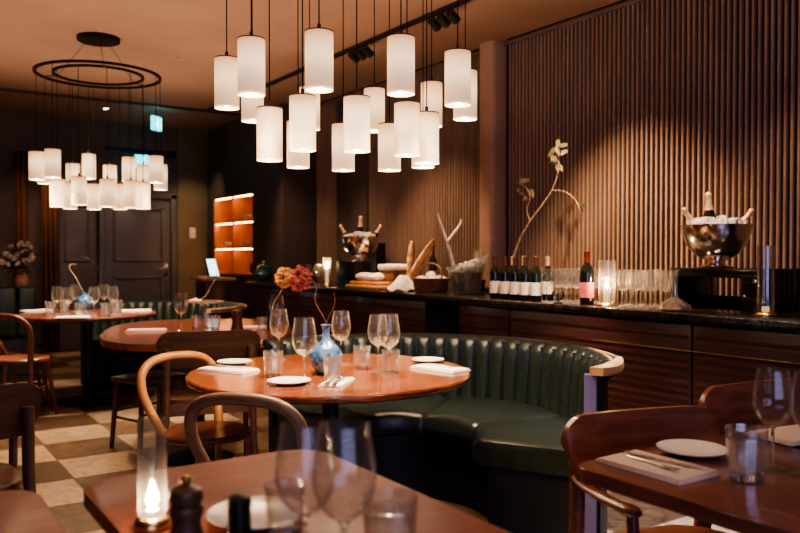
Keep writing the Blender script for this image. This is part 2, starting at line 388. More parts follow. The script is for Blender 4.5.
# ------------------------------------------------------------------ shelf niche
def shelves():
    t = thing('wall_shelf','open wooden shelving glowing orange in the wall niche at the back','shelf',(3.965,9.145,.975))
    W,Hh,Dp = 1.35,1.05,.37
    b = MB(); b.box(Dp-.015,Dp,0,W,0,Hh); b.build('back_panel','shelf_wood',t)
    for y in (0,W/2-.01,W-.02): MB().box(0,Dp-.015,y,y+.02,0,Hh,.002).build('upright','shelf_wood',t)
    for k in range(4):
        z = k*(Hh-.02)/3
        for y in (.021,W/2+.011):
            sh = MB().box(.0,Dp-.016,y,y+W/2-.033,z,z+.02,.002).build('shelf','shelf_wood',t)
            if k: MB().box(.02,.03,y+.02,y+W/2-.05,z-.008,z-.001).build('light_strip','led',sh)
    # things on the shelves
    bowl = Proto(tag(MB().lathe([(0,0),(.035,0),(.04,.012),(.075,.045),(.07,.047),(.036,.018),(0,.014)],24).build('bowl','china'),'','bowl'))
    place = ((0,2,'upper right'),(1,1,'middle left'),(0,1,'middle right'))
    for col,row,nm in place:
        for q in range(3):
            bowl.put((4.08, 9.25+col*.68+.165*q, .975+row*.343+.02+.0), 0, 'white bowl standing on the %s glowing shelf of the niche'%nm, 'white bowls in the %s compartment'%nm)
            if q%2 == 0: bowl.put((4.08, 9.25+col*.68+.165*q, .975+row*.343+.02+.034), 0, 'white bowl nested on another on the %s glowing shelf'%nm, 'stacked white bowls in the %s compartment'%nm)
    g = MB(); g.lathe([(0,0),(.05,0),(.07,.05),(.06,.12),(.02,.16),(.022,.2)],24)
    tag(g.build('carafe','glass_green'),'green glass carafe in the bottom right compartment of the glowing shelf','carafe').location = (4.1,9.4,.995)
shelves()
sw = MB(); sw.box(xat(192,YB)-.045,xat(192,YB)+.045,YB-.034,YB-.021,1.47,1.62,.004)
so = tag(sw.build('wall_switch','switch'),'pale square wall control on the lit olive wall beside the door','switch')

# ------------------------------------------------------------------ lamps
def ring_mesh(r, w=.012, h=.018, n=96):
    b = MB(); pr = [(r-w,-h/2),(r+w,-h/2),(r+w,h/2),(r-w,h/2),(r-w,-h/2)]
    b.lathe(pr, n); return b
def chandelier(cx, cy, zr, lamps, label, r1, r2):
    t = thing('chandelier', label, 'chandelier', (cx,cy,zr))
    ring_mesh(r1).build('outer_ring','cord',t); ring_mesh(r2,.01).build('inner_ring','cord',t)
    sp = MB()
    for k in range(3):
        a = 2*pi*k/3+.4; sp.tube([(r2*math.cos(a),r2*math.sin(a),0),(r1*math.cos(a),r1*math.sin(a),0)],.006,6)
    sp.build('spoke','iron',t)
    zc = CEIL-zr
    MB().lathe([(0,zc-.035),(.155,zc-.035),(.165,zc-.03),(.165,zc-.022),(.13,zc-.02),(.13,zc-.012),(.165,zc-.01),(.165,zc),(0,zc)],40).build('canopy','cord',t)
    for k in range(3):
        a = 2*pi*k/3+.4
        MB().tube([(.1*math.cos(a),.1*math.sin(a),zc-.03),(r2*math.cos(a),r2*math.sin(a),.008)],.0022,6).build('suspension_wire','iron',t)
    sh_me = cap_me = dif_me = None
    for (lx,ly,zb,hh,rr) in lamps:
        zt = zb+hh-zr
        if sh_me is None:
            o = MB().lathe([(.0515,-.225),(.0525,-.225),(.0525,0),(.0515,0)],36).build('lamp_shade','shade',t); sh_me = o
            c = MB().lathe([(0,.002),(.0525,.002),(.0535,.0),(.0535,-.003),(.0,-.003)],32).tube([(0,0,.003),(0,0,.03)],.007,10).build('cap','lamp_cap',o); cap_me = c
            d = MB().lathe([(0,-.214),(.049,-.214),(.049,-.2155),(0,-.2155)],32).build('diffuser','diffuser',o); dif_me = d
            bu = MB().lathe([(0,-.2165),(.009,-.2165),(.0105,-.218),(.008,-.2205),(0,-.2215)],14).build('bulb','glint_glow',o); glint_me = bu  # glowing disc added below the diffuser so glassware shows dot highlights
        else:
            o = sh_me.copy(); C.objects.link(o); o.parent = t
            c = cap_me.copy(); C.objects.link(c); c.parent = o
            d = dif_me.copy(); C.objects.link(d); d.parent = o
            bu = glint_me.copy(); C.objects.link(bu); bu.parent = o
        o.location = (lx-cx, ly-cy, zt); o.scale = (rr/.0525, rr/.0525, hh/.225)
        MB().tube([(lx-cx,ly-cy,zt+.01),(lx-cx,ly-cy,0)],.0024,6).build('cord','cord',t)
        # the bulb in the shade, shining out of its open foot
        ld = bpy.data.lights.new('bulb','SPOT'); ld.energy = BULB; ld.color = (1,.72,.45); ld.spot_size = R(128); ld.spot_blend = .85; ld.shadow_soft_size = .018
        lo = bpy.data.objects.new('bulb', ld); C.objects.link(lo); lo.location = (lx,ly,zb-.002)
    return t
BULB = 6.6
CH1 = (1.69,2.90); CH2 = (1.535,6.617)
lam1 = [
]
def ringspot(ctr, px, near, r):
    """stand on the ring of radius r where the sight line through px crosses it (near or far side)"""
    u = (px-400)/780; d = Vector((SA+CA*u, CA-SA*u)); c = Vector(ctr)
    b = d.dot(c); a = d.dot(d); cc = c.dot(c)-r*r; disc = b*b-a*cc
    if disc < 0: D = b/a; p = d*D; v = (p-c).normalized()*r; p = c+v; return p.x, p.y, p.dot(Vector((SA,CA)))
    s = math.sqrt(disc); D = (b-s)/a if near else (b+s)/a
    p = d*D; return p.x, p.y, D
near_list = [ # px, bottom y, width, near side?, ring
 (227.5,109,23,1,1),(252,96,28,1,1),(253,122,22,0,1),(270,161,26,1,0),(303,151,27,1,0),(298.5,168,23,0,0),(319.5,91,29,1,1),
 (310,130,20,0,1),(357,152,27,1,0),(343.5,171,23,0,0),(374.5,132,21,0,1),(389.5,171,23,0,0),(401,95,28,1,1),(407,156,26,1,0),
 (431.5,127,21,0,1),(431.5,164,25,0.5,0),(423,168,23,0,0),(457.5,106,27,1,1),(465,120,24,0.5,1)]
L1 = []
for px,by,w,nr,ou in near_list:
    x,y,D = ringspot(CH1, px, nr > .4, .51 if ou else .34)
    D2 = .105*780/w
    k = D2/D if ou == 0 or nr == .5 else (D2/D*.4+.6)
    k = max(.93,min(1.07,k))
    x,y,D = x*k,y*k,D*k
    L1.append((x,y,H+(254-by)*D/780, .211, .0515))
chandelier(CH1[0],CH1[1],2.70,L1,'large ring chandelier of glowing white cylinder shades above the near round table',.51,.34)
far_list = [(37.5,180,1,1),(53.5,178,1,1),(46,184,0,1),(73.5,189,0,1),(89.5,179,0,1),(58,207,1,0),(70.5,209,0,0),(79.5,205,1,0),(94.5,209.5,0,0),
 (110.5,190,0,1),(108,207,1,0),(120.5,209.5,0,0),(129.5,182,0,1),(131.5,208,1,0),(143.5,209,1,0),(144,190,0,1),(156.5,183,1,1),(161,190,0,1)]
L2 = []
for px,by,nr,ou in far_list:
    x,y,D = ringspot(CH2, px, nr, .49 if ou else .34)
    L2.append((x,y,H+(254-by)*D/780,.215,.056))
chandelier(CH2[0],CH2[1],2.695,L2,'smaller-looking ring chandelier of white cylinder shades further back above the far table',.475,.34)

def track():
    t = thing('track_light','black ceiling track with two clusters of small spotlights','track light',(3.38,5.,CEIL))
    MB().box(-.018,.018,-6.5,4.1,-.028,0).build('rail','black',t)
    for yy in (.59,-.55):
        for k in range(3):
            y = yy + (k-1)*.11
            h = MB(); h.tube([(0,y,-.028),(0,y,-.06)],.008,8); h.tube([(-.03,y-.01,-.065),(.05,y+.012,-.105)],.033,16)
            hd = h.build('spot_head','black',t)
            MB().tube([(.05,y+.012,-.105),(.0515,y+.0124,-.1057)],.024,16).build('lens','spot_glow',hd)
track()
o = thing('downlight','small bright ceiling downlight beyond the far chandelier','downlight',(xat(107,9.75),9.75,CEIL))
MB().lathe([(.05,0),(.05,-.008),(.035,-.01),(.035,0)],24).build('trim_ring','black',o); MB().lathe([(0,-.004),(.034,-.004),(.034,-.006),(0,-.006)],24).build('lens','spot_glow',o)
o = thing('ceiling_disc','small round flush disc on the ceiling right of the far chandelier','ceiling fitting',(xat(183,6.9),6.9,CEIL))
MB().lathe([(0,-.012),(.05,-.012),(.06,0)],24).build('cover','ceiling',o)  # plain disc for the small round ceiling fitting

def exit_sign(x,y,z,w,h,rz,label):
    t = thing('exit_sign',label,'exit sign',(x,y,z),rz)
    MB().box(-w/2,w/2,-.015,.015,-h/2,h/2,.004).build('panel','exit_teal',t)
    m = MB()   # running figure, doorway and arrow
    s = h
    m.blob((-.02*s,-.018,.3*s),.07*s,1,(1,.15,1))
    m.tube([(-.02*s,-.018,.2*s),(-.08*s,-.018,-.05*s)],.055*s,6,flat=.2)
    m.tube([(-.08*s,-.018,-.05*s),(.1*s,-.018,-.2*s),(.06*s,-.018,-.38*s)],.035*s,6,flat=.3)
    m.tube([(-.08*s,-.018,-.05*s),(-.22*s,-.018,-.3*s)],.035*s,6,flat=.3)
    m.tube([(-.02*s,-.018,.15*s),(.15*s,-.018,.05*s)],.03*s,6,flat=.3)
    m.tube([(-.02*s,-.018,.15*s),(-.2*s,-.018,.05*s)],.03*s,6,flat=.3)
    m.build('running_figure','exit_white',t)
    a = MB(); a.box(.28*w,.42*w,-.019,-.015,-.38*h,.38*h); a.build('doorway_symbol','exit_white',t)
    MB().tube([(0,0,h/2),(0,0,CEIL-z)],.006,6).build('rod','black',t)
exit_sign(xat(157,9.5),9.5,CEIL-.17,.17,.17,R(35),'small pale exit sign hanging under the ceiling at the back')
exit_sign(xat(145,10.4),10.4,2.47,.24,.16,R(-15),'glowing teal exit sign above the back door')

# ------------------------------------------------------------------ booth
def booth(cx, cy, label, flutes, leather='leather'):
    t = thing('booth_seat', label, 'booth', (cx,cy,0))
    a0,a1 = R(-64),R(106)
    nf = 30
    def P(a,r,z): return (r*math.cos(a), r*math.sin(a), z)
    # backrest: fluted leather
    aL0 = a0+R(2.0)
    prof = [(.862,.40,1.),(.866,.5,1.),(.874,.6,1.),(.882,.68,1.),(.888,.73,.9),(.896,.762,.6),(.91,.782,.3),(.93,.788,.1),(.955,.792,0),(.966,.782,0),(.966,.76,0),(.91,.72,0),(.90,.40,0)]
    b = MB(); per = 8; nu = nf*per
    def fn(u,v):
        k = int(round(v*(len(prof)-1))); r,z,w = prof[k]
        ph = (u*nf)%1.0; bump = math.sqrt(max(0,math.sin(pi*ph)))
        return P(aL0+(a1-aL0)*u, r-.03*w*bump+.012*w, z+.006*w*(bump-.5)*(1 if z > .7 else 0))
    g = b.grid(fn, nu, len(prof)-1)
    b.bm.faces.new(g[0]); b.bm.faces.new(g[-1][::-1])
    b.build('backrest',leather,t, sharp=60)
    # outer shell, rail and end panel
    sh = MB(); ns = 90
    sq = [(.89,0),(.918,0),(.918,.766),(.89,.766),(.89,0)]
    g = sh.grid(lambda u,v: P(a0+R(1)+(a1-a0-R(1))*u, *sq[int(round(v*4))]), ns, 4); sh.bm.faces.new(g[0][:4]); sh.bm.faces.new(g[-1][:4][::-1])
    sh.build('outer_shell','plinth',t)
    rl = MB()
    def rail(u,v):
        a = a0-R(1)+(a1-a0+R(1))*u
        e = max(0.,1-(a-a0+R(1))/R(30)); inner = .976-.095*e**1.2; e2 = max(0.,1-(a-a0+R(1))/R(9))
        outer = .984-.006*e-.045*(e2**2.5)
        zt = .786+.012*min(1,e*4); q = [(inner,.765),(outer,.765),(outer+.004,.777),(outer,zt),(inner,zt),(inner,.765)]
        return P(a, *q[int(round(v*5))])
    g = rl.grid(rail, 160, 5); rl.bm.faces.new(g[0][:5]); rl.bm.faces.new(g[-1][:5][::-1])
    rl.build('top_rail','rail',t)
    ep = MB(); pr = [(.855,0),(.905,0),(.905,.766),(.855,.766),(.855,0)]
    g = ep.grid(lambda u,v: P(a0-R(.3)+R(1.6)*u, *pr[int(round(v*4))]), 2, 4); ep.bm.faces.new(g[0][:4]); ep.bm.faces.new(g[-1][:4][::-1])
    ep.build('end_panel','panel_cool_lit',t)
    # base and cushions
    bs = MB(); pr = [(.43,0),(.9,0),(.9,.335),(.43,.335),(.43,0)]
    g = bs.grid(lambda u,v: P(a0+R(2)+(a1-a0-R(2))*u, *pr[int(round(v*4))]), 60, 4); bs.bm.faces.new(g[0][:4]); bs.bm.faces.new(g[-1][:4][::-1])
    bs.build('base','plinth',t)
    cuts = [-63,-15,37,84,106]
    for c0,c1 in zip(cuts,cuts[1:]):
        q = MB(); ri,ro,zb,zt = .345,.862,.325,.452
        sec = []
        for (cr,cz,st) in ((ri+.05,zb+.05,180),(ro-.02,zb+.02,270),(ro-.02,zt-.02,0),(ri+.055,zt-.055,90)):
            rad = .05 if cr < .5 else .02
            for k in range(6): a = R(st+k*18); sec.append((cr+rad*math.cos(a), cz+rad*math.sin(a)))
        ns = 28; m = len(sec)
        def fn(u,v):
            k = int(round(v*m))%m; r,z = sec[k]
            e = min(u,1-u)*ns; s_ = (1-.035*(1-min(1,e/2.2))**2)
            cr,cz = (ri+ro)/2,(zb+zt)/2
            crown = .012*math.sin(pi*u)*(1 if z > .4 else 0)
            return P(R(c0)+ (R(c1)-R(c0))*(.004+.992*u), cr+(r-cr)*s_, cz+(z-cz)*(s_-.12*(1-min(1,e/1.6))**2)+crown)
        g = q.grid(fn, ns, m); q.bm.faces.new(g[0][:m]); q.bm.faces.new(g[-1][:m][::-1])
        q.build('seat_cushion',leather,t, sharp=50)
    return t
booth(2.0,2.95,'curved dark green channel-tufted leather booth around the near round table',30)
booth(1.9,7.0,'dark green leather booth behind the far table at the back of the room',30,'leather_dark')

# ------------------------------------------------------------------ tables
def round_table(cx,cy,r,label,m='table'):
    t = thing('dining_table',label,'table',(cx,cy,0))
    MB().lathe([(0,TH-.032),(r-.02,TH-.032),(r-.004,TH-.024),(r,TH-.014),(r-.002,TH-.005),(r-.008,TH),(0,TH)],96).build('table_top',m,t)
    MB().lathe([(.035,.03),(.035,.6),(.05,.68),(.14,TH-.034),(0,TH-.034)],32).build('pedestal','iron',t)
    MB().lathe([(0,0),(.25,0),(.255,.008),(.24,.018),(.06,.03),(.035,.05),(0,.05)],48).build('base','iron',t)
    return t
T1 = (1.62,2.925); T2 = (1.80,5.02); T3 = (1.51,6.95)
round_table(*T1,.60,'round polished wooden table set for dinner in front of the green booth','table')
def oval_table(cx,cy,a,b,ang,label,m):
    t = thing('dining_table',label,'table',(cx,cy,0),R(ang)); out=[]
    for k in range(72):
        q=2*pi*k/72; c,sn=math.cos(q),math.sin(q); out.append((a*math.copysign(abs(c)**.7,c), b*math.copysign(abs(sn)**.7,sn)))
    MB().prism(out,TH-.04,TH,.006).build('table_top',m,t)
    for sy in (-1,1):
        MB().tube([(0,sy*b*.5,.02),(0,sy*b*.5,TH-.041)],.03,20).build('pedestal','iron',t)
        MB().lathe([(0,0),(.2,0),(.205,.01),(.06,.025),(0,.025)],40,c=(0,sy*b*.5,0)).build('base','iron',t)
oval_table(1.80,5.03,.60,.86,-20,'long oval reddish wooden table in the middle distance behind the bentwood chair','table_red')
round_table(*T3,.56,'round dark wooden table with white napkins far back under the smaller chandelier','table_dark')
def rect_table(x0,x1,y0,y1,label,m,rad=.05):
    t = thing('dining_table',label,'table',((x0+x1)/2,(y0+y1)/2,0))
    hx,hy = (x1-x0)/2,(y1-y0)/2; out = []
    for sx,sy,st in ((1,1,0),(-1,1,90),(-1,-1,180),(1,-1,270)):
        for k in range(9): a = R(st+k*11.25); out.append((sx*(hx-rad)+rad*math.cos(a), sy*(hy-rad)+rad*math.sin(a)))
    MB().prism(out, TH-.032, TH, .005).build('table_top',m,t)
    MB().tube([(0,0,.02),(0,0,TH-.05)],.03,20).build('pedestal','iron',t)
    MB().box(-hx*.6,hx*.6,-hy*.5,hy*.5,TH-.05,TH-.033,.004).build('top_bracket','iron',t)
    MB().box(-.2,.2,-.25,.25,0,.022,.008).build('base','iron',t)
    return t
rect_table(1.365,1.96,.45,1.30,'dark wooden table at the lower right set with a folded beige napkin','table_dark')
rect_table(2.04,2.64,.45,1.30,'dark wooden table cut by the right edge of the photo, behind the wine glasses','table_dark')
rect_table(.365,.945,.95,1.805,'reddish brown table in the foreground with the candle and blurred wine glasses','table_front',.085)
rect_table(-.33,.285,.95,1.84,'reddish table corner at the lower left corner of the photo','table_front',.085)

# ------------------------------------------------------------------ chairs
def board_chair(label, m, arms=True, sc=1.):
    t = thing('dining_chair',label,'chair')
    ch,sg = .26,.028; rad = (ch*ch+sg*sg)/(2*sg); amax = math.asin(ch/rad)
    def bp(u,v,off):    # u -1..1 along the board, v 0..1 up
        a = u*amax; s = abs(u); x_in = s*ch
        cr = .075; hh = .0
        if s*ch > ch-cr:
            q = (s*ch-(ch-cr))/cr; hh = cr*(1-math.sqrt(max(0,1-q*q)))
        z0,z1 = .61+hh*.8, .805-hh
        z = z0+(z1-z0)*v; rr = rad+off+.05*(v-.5)
        return (rr*math.sin(a), -.15-sg+rad-rr*math.cos(a), z)
    b = MB(); nu,nv = 40,6
    g1 = b.grid(lambda i,j: bp(math.sin((i-.5)*pi)*1.0, j, .009), nu, nv)
    g2 = b.grid(lambda i,j: bp(math.sin((i-.5)*pi)*1.0, j, -.009), nu, nv)
    for k in range(nu):
        b.bm.faces.new((g1[k][0],g1[k+1][0],g2[k+1][0],g2[k][0])); b.bm.faces.new((g1[k][-1],g1[k+1][-1],g2[k+1][-1],g2[k][-1]))
    for k in range(nv):
        b.bm.faces.new((g1[0][k],g1[0][k+1],g2[0][k+1],g2[0][k])); b.bm.faces.new((g1[-1][k],g1[-1][k+1],g2[-1][k+1],g2[-1][k]))
    b.build('backrest',m,t)
    s = MB(); out = []
    for k in range(40):
        a = 2*pi*k/40; c,sn = math.cos(a),math.sin(a)
        out.append((.225*math.copysign(abs(c)**.55,c), .02+.21*math.copysign(abs(sn)**.6,sn)))
    s.prism(out,.43,.455,.008); s.build('seat',m,t)
    for sx in (-1,1):
        MB().tube(smooth_path([(sx*.235,-.245,0),(sx*.222,-.2,.3),(sx*.217,-.178,.5),(sx*.215,-.185,.72)],4),[.012]*2+[.014]*3+[.017]*8,12,flat=1.3).build('leg',m,t)
        MB().tube([(sx*.245,.2,0),(sx*.235,.135,.3),(sx*.232,.10,.615 if arms else .44)],[.012,.016,.015],12).build('leg',m,t)
        if arms:
            MB().tube(smooth_path([(sx*.215,-.19,.632),(sx*.24,-.1,.628),(sx*.245,.02,.625),(sx*.232,.125,.622)],5),[.017]*8+[.02]*5+[.024,.024,.014],12,flat=.6).build('armrest',m,t)
    r = MB(); r.box(-.2,.2,.13,.15,.37,.43); r.box(-.2,.2,-.19,-.17,.37,.43); r.box(-.215,-.195,-.18,.14,.37,.43); r.box(.195,.215,-.18,.14,.37,.43); r.build('seat_frame',m,t)
    return t
def hoop_chair(label, m, seatm):
    t = thing('bentwood_chair',label,'chair')
    pts = [(-.155,-.13,.45),(-.19,-.185,.55),(-.213,-.225,.65),(-.2,-.25,.735),(-.13,-.268,.788),(0,-.276,.802)]
    pts = pts + [(-x,y,z) for x,y,z in pts[::-1][1:]]
    MB().tube(smooth_path(pts,8),.022,14).build('back_hoop',m,t)
    MB().lathe([(0,.435),(.19,.435),(.205,.445),(.205,.462),(.195,.47),(.16,.466),(0,.462)],48).build('seat',seatm,t)
    MB().lathe([(.155,.24),(.165,.232),(.175,.24),(.165,.248),(.155,.24)],40).build('foot_ring',m,t)
    for sx in (-1,1):
        MB().tube(smooth_path([(sx*.15,-.13,.45),(sx*.165,-.15,.25),(sx*.19,-.23,0)],4),[.017]*5+[.014]*4,12).build('leg',m,t)
        MB().tube(smooth_path([(sx*.135,.13,.44),(sx*.15,.15,.25),(sx*.175,.19,0)],4),[.017]*5+[.014]*4,12).build('leg',m,t)
    return t
def put_chair(t, x, y, face, z=0., s=1.):
    t.location = (x,y,z); t.rotation_euler = (0,0,R(face-90)); t.scale = (s,s,s)
put_chair(hoop_chair('brown bentwood armchair-like hoop chair with its back to us, nearest the round table','bent_grey','chair_dark'), 1.20,2.58,40,0,.965)
put_chair(hoop_chair('tan bentwood hoop chair on the far left side of the near round table','bent_tan','chair_wood'), 1.265,3.44,-76,0,.95)
put_chair(hoop_chair('reddish bentwood hoop chair at the left edge beside the far table','bent_red','chair_dark'), 1.0,7.0,0)
put_chair(hoop_chair('red-lit bentwood chair on the near side of the far table','bent_red','bent_red'), .93,6.5,50)
put_chair(board_chair('brown armchair with a wide curved back behind the lower right table','chair_wood'), 1.795,1.30,-105, 0, .99)
put_chair(board_chair('brown wooden chair partly hidden behind the wine glasses at the right edge','chair_wood'), 2.50,1.36,-98)
put_chair(board_chair('shadow-darkened wooden armchair at the left edge of the photo','chair_dark'), .215,3.13,95)  # darker wood tone puts the shadow around this chair into its colour
put_chair(board_chair('dark brown board-back chair tucked against the middle reddish table','chair_dark',False), 1.55,4.24,76,0,1.04)

def stool():
    t = thing('wooden_stool','dark wooden stool under the left edge of the middle table','stool',(1.50,5.12,0),R(20))
    MB().box(-.19,.19,-.16,.16,.43,.46,.008).build('seat','chair_dark',t)
    for sx in (-1,1):
        for sy in (-1,1): MB().tube([(sx*.16,sy*.13,.43),(sx*.19,sy*.15,0)],[.018,.015],10).build('leg','chair_dark',t)
    s = MB()
    for sy in (-1,1): s.tube([(-.172,sy*.14,.24),(.172,sy*.14,.24)],.01,8)
    for sx in (-1,1): s.tube([(sx*.172,-.14,.2),(sx*.172,.14,.2)],.01,8)
    s.build('stretcher','chair_dark',t)
stool()

# ------------------------------------------------------------------ tableware prototypes
def wine_glass():
    t = thing('wine_glass','','glass')
    MB().lathe([(0,.0),(.036,.0),(.037,.0015),(.03,.004),(.012,.007),(.0045,.013)],36).build('foot','glass_cut',t)
    MB().lathe([(.0045,.013),(.0036,.03),(.0034,.08),(.0042,.1),(.009,.106),(0,.108)],16).build('stem','glass_solid',t)
    MB().lathe([(.0,.107),(.012,.109),(.026,.118),(.038,.134),(.0445,.155),(.046,.17),(.0445,.19),(.040,.215),(.0355,.245),(.0345,.2455),(.039,.215),(.0435,.19),(.045,.17),(.0435,.155),(.037,.1345),(.025,.119),(0,.1095)],40).build('bowl','glass',t)
    return t
def tumbler():
    t = thing('tumbler','','glass')
    pr = [(0,0),(.031,0),(.033,.004),(.036,.05),(.0395,.1),(.038,.1005),(.0345,.05),(.031,.017),(0,.015)]
    MB().lathe([(0,0),(.031,0),(.033,.004),(.036,.05),(.038,.082),(.0375,.084),(.0335,.084),(.0325,.05),(.029,.019),(0,.017)],12).build('faceted_body','glass_cut',t,flat=True)
    MB().lathe([(0,.003),(.0305,.003),(.0318,.008),(.0285,.0165),(0,.0165)],12).build('thick_base','glass_solid',t,flat=True)
    MB().lathe([(.0375,.0845),(.0392,.1),(.0375,.1005),(.0355,.0845),(.0375,.0845)],36).build('rim','glass_cut',t)
    return t
def plate(r):
    return MB().lathe([(0,0),(r*.55,0),(r*.62,.003),(r,.013),(r,.0155),(r*.62,.007),(0,.005)],56).build('side_plate','china')
def napkin(w,d,m):
    t = thing('folded_napkin','','napkin')
    b = MB()
    for k,(zz,e) in enumerate(((.0,0),(.0038,.004),(.0076,.009))):
        b.box(-w/2+e,w/2-e*.6,-d/2+e*.5,d/2-e*.7,zz,zz+.0045,.0021,rz=R((k-1)*.8),c=(0,0,0))
    b.build('cloth',m,t); return t
def fork(m='steel'):
    t = thing('fork','','cutlery')
    b = MB(); b.tube([(-.1,0,.003),(-.04,0,.004),(.02,0,.006),(.05,0,.005)],[.0065,.005,.003,.006],10,flat=.4); 
    for k in range(4): b.tube([(.05,(k-1.5)*.0045,.005),(.095,(k-1.5)*.0052,.008)],.0014,6)
    b.box(.045,.06,-.0085,.0085,.0035,.0065,.001); b.build('body',m,t); return t
def knife(m='steel'):
    t = thing('knife','','cutlery')
    MB().tube([(-.11,0,.0045),(-.02,0,.0045)],[.007,.0055],10,flat=.55).build('handle',m,t)
    MB().prism([(-.02,-.004),(.09,-.008),(.115,-.002),(.118,.005),(-.02,.005)],.003,.0055).build('blade',m,t); return t
PG = Proto(wine_glass()); PT = Proto(tumbler()); PN = Proto(napkin(.25,.12,'linen')); PF = Proto(fork()); PK = Proto(knife())
PP = Proto(tag(plate(.085),'','plate'))

# near round table: pixel spot of each base, read on the table plane
def on(px,py,z=TH): return tab(px,py,z)
for px,py,lab,sc in (
 (279,360,'wine glass at the left rear of the near round table beside the tumbler',.98),
 (304,385,'tall wine glass standing left of the blue vase near the table front',1.04),
 (341,364,'wine glass directly behind the blue vase on the near round table',.98),
 (378,371,'left one of the two overlapping wine glasses right of the blue vase',.98),
 (389,375,'front one of the two overlapping wine glasses right of the blue vase',1.02)):
    PG.put(on(px,py),0,lab,None,sc)
for px,py,lab,sc in (
 (273,377,'faceted tumbler on the left of the near round table beside the napkin',1.05),
 (332.5,381,'faceted tumbler in front of the blue vase on the near round table',1.),
 (362,369,'faceted tumbler left of the overlapping wine glasses',1.),
 (391,374,'faceted tumbler at the right of the overlapping wine glasses',1.)):
    PT.put(on(px,py),0,lab,None,sc)
PN.put((1.26,3.17,TH),R(-62),'folded white napkin on the left rim of the near round table')
PN.put((1.49,2.635,TH),R(45),'folded white napkin with cutlery at the front of the near round table',None,.8)
PN.put((2.03,2.69,TH),R(-78),'folded white napkin on the right rim of the near round table')
def lift(p,dz): return (p[0],p[1],p[2]+dz)
PP.put(on(234,364),0,'white side plate behind the left napkin of the near round table',None,.92)
PP.put(on(289,384),0,'white side plate at the front left of the near round table',None,1.)
PP.put(on(428,362),0,'white side plate towards the booth on the near round table',None,.9)
PF.put((1.475,2.64,TH+.0118),R(45),'silver fork on the front napkin of the near round table')
PK.put((1.5,2.625,TH+.0118),R(45),'silver knife on the front napkin of the near round table',None,.95)
PK.put((1.265,3.17,TH+.0123),R(-60),'silver knife on the left napkin of the near round table',None,.9)
PF.put((2.04,2.69,TH+.0123),R(-76),'silver fork on the right napkin of the near round table',None,.9)

def blue_vase():
    x,y,z = on(326,374)
    t = thing('vase','round blue glass vase holding thin twigs on the near round table','vase',(x,y,z))
    MB().lathe([(0,0),(.036,0),(.05,.01),(.066,.04),(.071,.066),(.066,.093),(.046,.12),(.022,.138),(.016,.155),(.016,.19),(.024,.205),(.021,.206),(.0135,.19),(.0135,.155),(.02,.14),(0,.12)],48).build('body','glass_blue',t)
    for i,p in enumerate(([(0,0,.14),(.005,.0,.22),(.03,-.02,.29),(.02,-.03,.34)],[(0,0,.14),(-.004,.0,.22),(-.035,.03,.3),(-.03,.03,.36),(-.05,.04,.40)])):
        MB().tube(smooth_path(p,6),.0014,6).build('twig','chair_wood',t)
blue_vase()

# right table
PT.put(on(748,481),0,'large faceted tumbler on the lower right table beside the plate',None,1.15)
PG.put(on(774,471),0,'large wine glass on the lower right table behind the tumbler',None,.95)
PG.put(on(812,477),0,'wine glass cut by the right edge of the photo on the lower right table',None,.95)
PP.put(on(693,454),0,'pale side plate on the lower right table beside the folded napkin',None,1.0)
nb = Proto(napkin(.24,.15,'linen_pink'))
p = (1.51,1.165,TH); nb.put(p,R(-90),'beige folded napkin with cutlery on the lower right table')
PK.put((1.535,1.17,TH+.0123),R(-82),'knife lying on the beige napkin of the lower right table',None,.85)
PF.put((1.495,1.165,TH+.0123),R(-98),'fork lying on the beige napkin of the lower right table',None,.85)
nb.put(on(800,437),R(-10),'beige napkin at the far side of the lower right table, behind the wine glasses')

# foreground table
PG.put(tab(305,587),0,'blurred wine glass in the foreground, left one of the pair',None,1.0)
PG.put(tab(344,598),0,'blurred wine glass in the foreground, right one of the pair beside the tumbler',None,1.03)
PT.put(tab(390,569),0,'blurred tumbler in the foreground right of the wine glasses',None,1.15)
PP.put((.595,1.36,TH),0,'blurred pale side plate near the candle on the foreground table',None,1.08)
def hurricane(x,y,z,r,h,label,candle=.08,flame=True,lit=True):
    t = thing('candle_holder',label,'candle',(x,y,z))
    MB().lathe([(0,0),(r*1.25,0),(r*1.3,.006),(r*1.15,.016),(r*.9,.02),(0,.02)],32).build('foot','brass',t)
    MB().lathe([(r*.82,.02),(r*.98,.03),(r,.08),(r*.96,h*.6),(r,h),(r-.0015,h+.001),(r*.96-.0015,h*.6),(r-.0015,.08),(r*.96,.031),(r*.8,.021)],36).build('glass_chimney','glass_chimney',t)
    MB().lathe([(0,.021),(r*.42,.021),(r*.42,candle),(r*.3,candle-.004),(0,candle-.005)],20).build('candle','wax',t)
    if lit:
        MB().lathe([(0,candle-.002),(.006,candle+.006),(.011,candle+.018),(.006,candle+.032),(0,candle+.044)],14).build('flame','flame',t)
        if z < .8: return t
        ld = bpy.data.lights.new('flame_light','POINT'); ld.energy = 1.8; ld.color = (1,.6,.28); ld.shadow_soft_size = .012
        lo = bpy.data.objects.new('flame_light', ld); C.objects.link(lo); lo.location = (x,y,z+candle+.055)
    return t
hurricane(.421,1.431,TH,.026,.2,'lit candle inside a clear glass chimney on the foreground table',.032)
def mill(x,y,z,s,label):
    t = thing('pepper_mill',label,'pepper mill',(x,y,z)); t.scale = (s*1.2,s*1.2,s)
    MB().lathe([(0,0),(.03,0),(.032,.01),(.026,.03),(.022,.055),(.027,.075),(.025,.085),(0,.085)],28).build('body','chair_dark',t)
    MB().lathe([(0,.086),(.022,.086),(.027,.1),(.024,.115),(.01,.124),(0,.125)],28).build('head','chair_dark',t)
    MB().lathe([(0,.124),(.006,.126),(.009,.132),(.006,.14),(0,.142)],16).build('knob','brass',t)
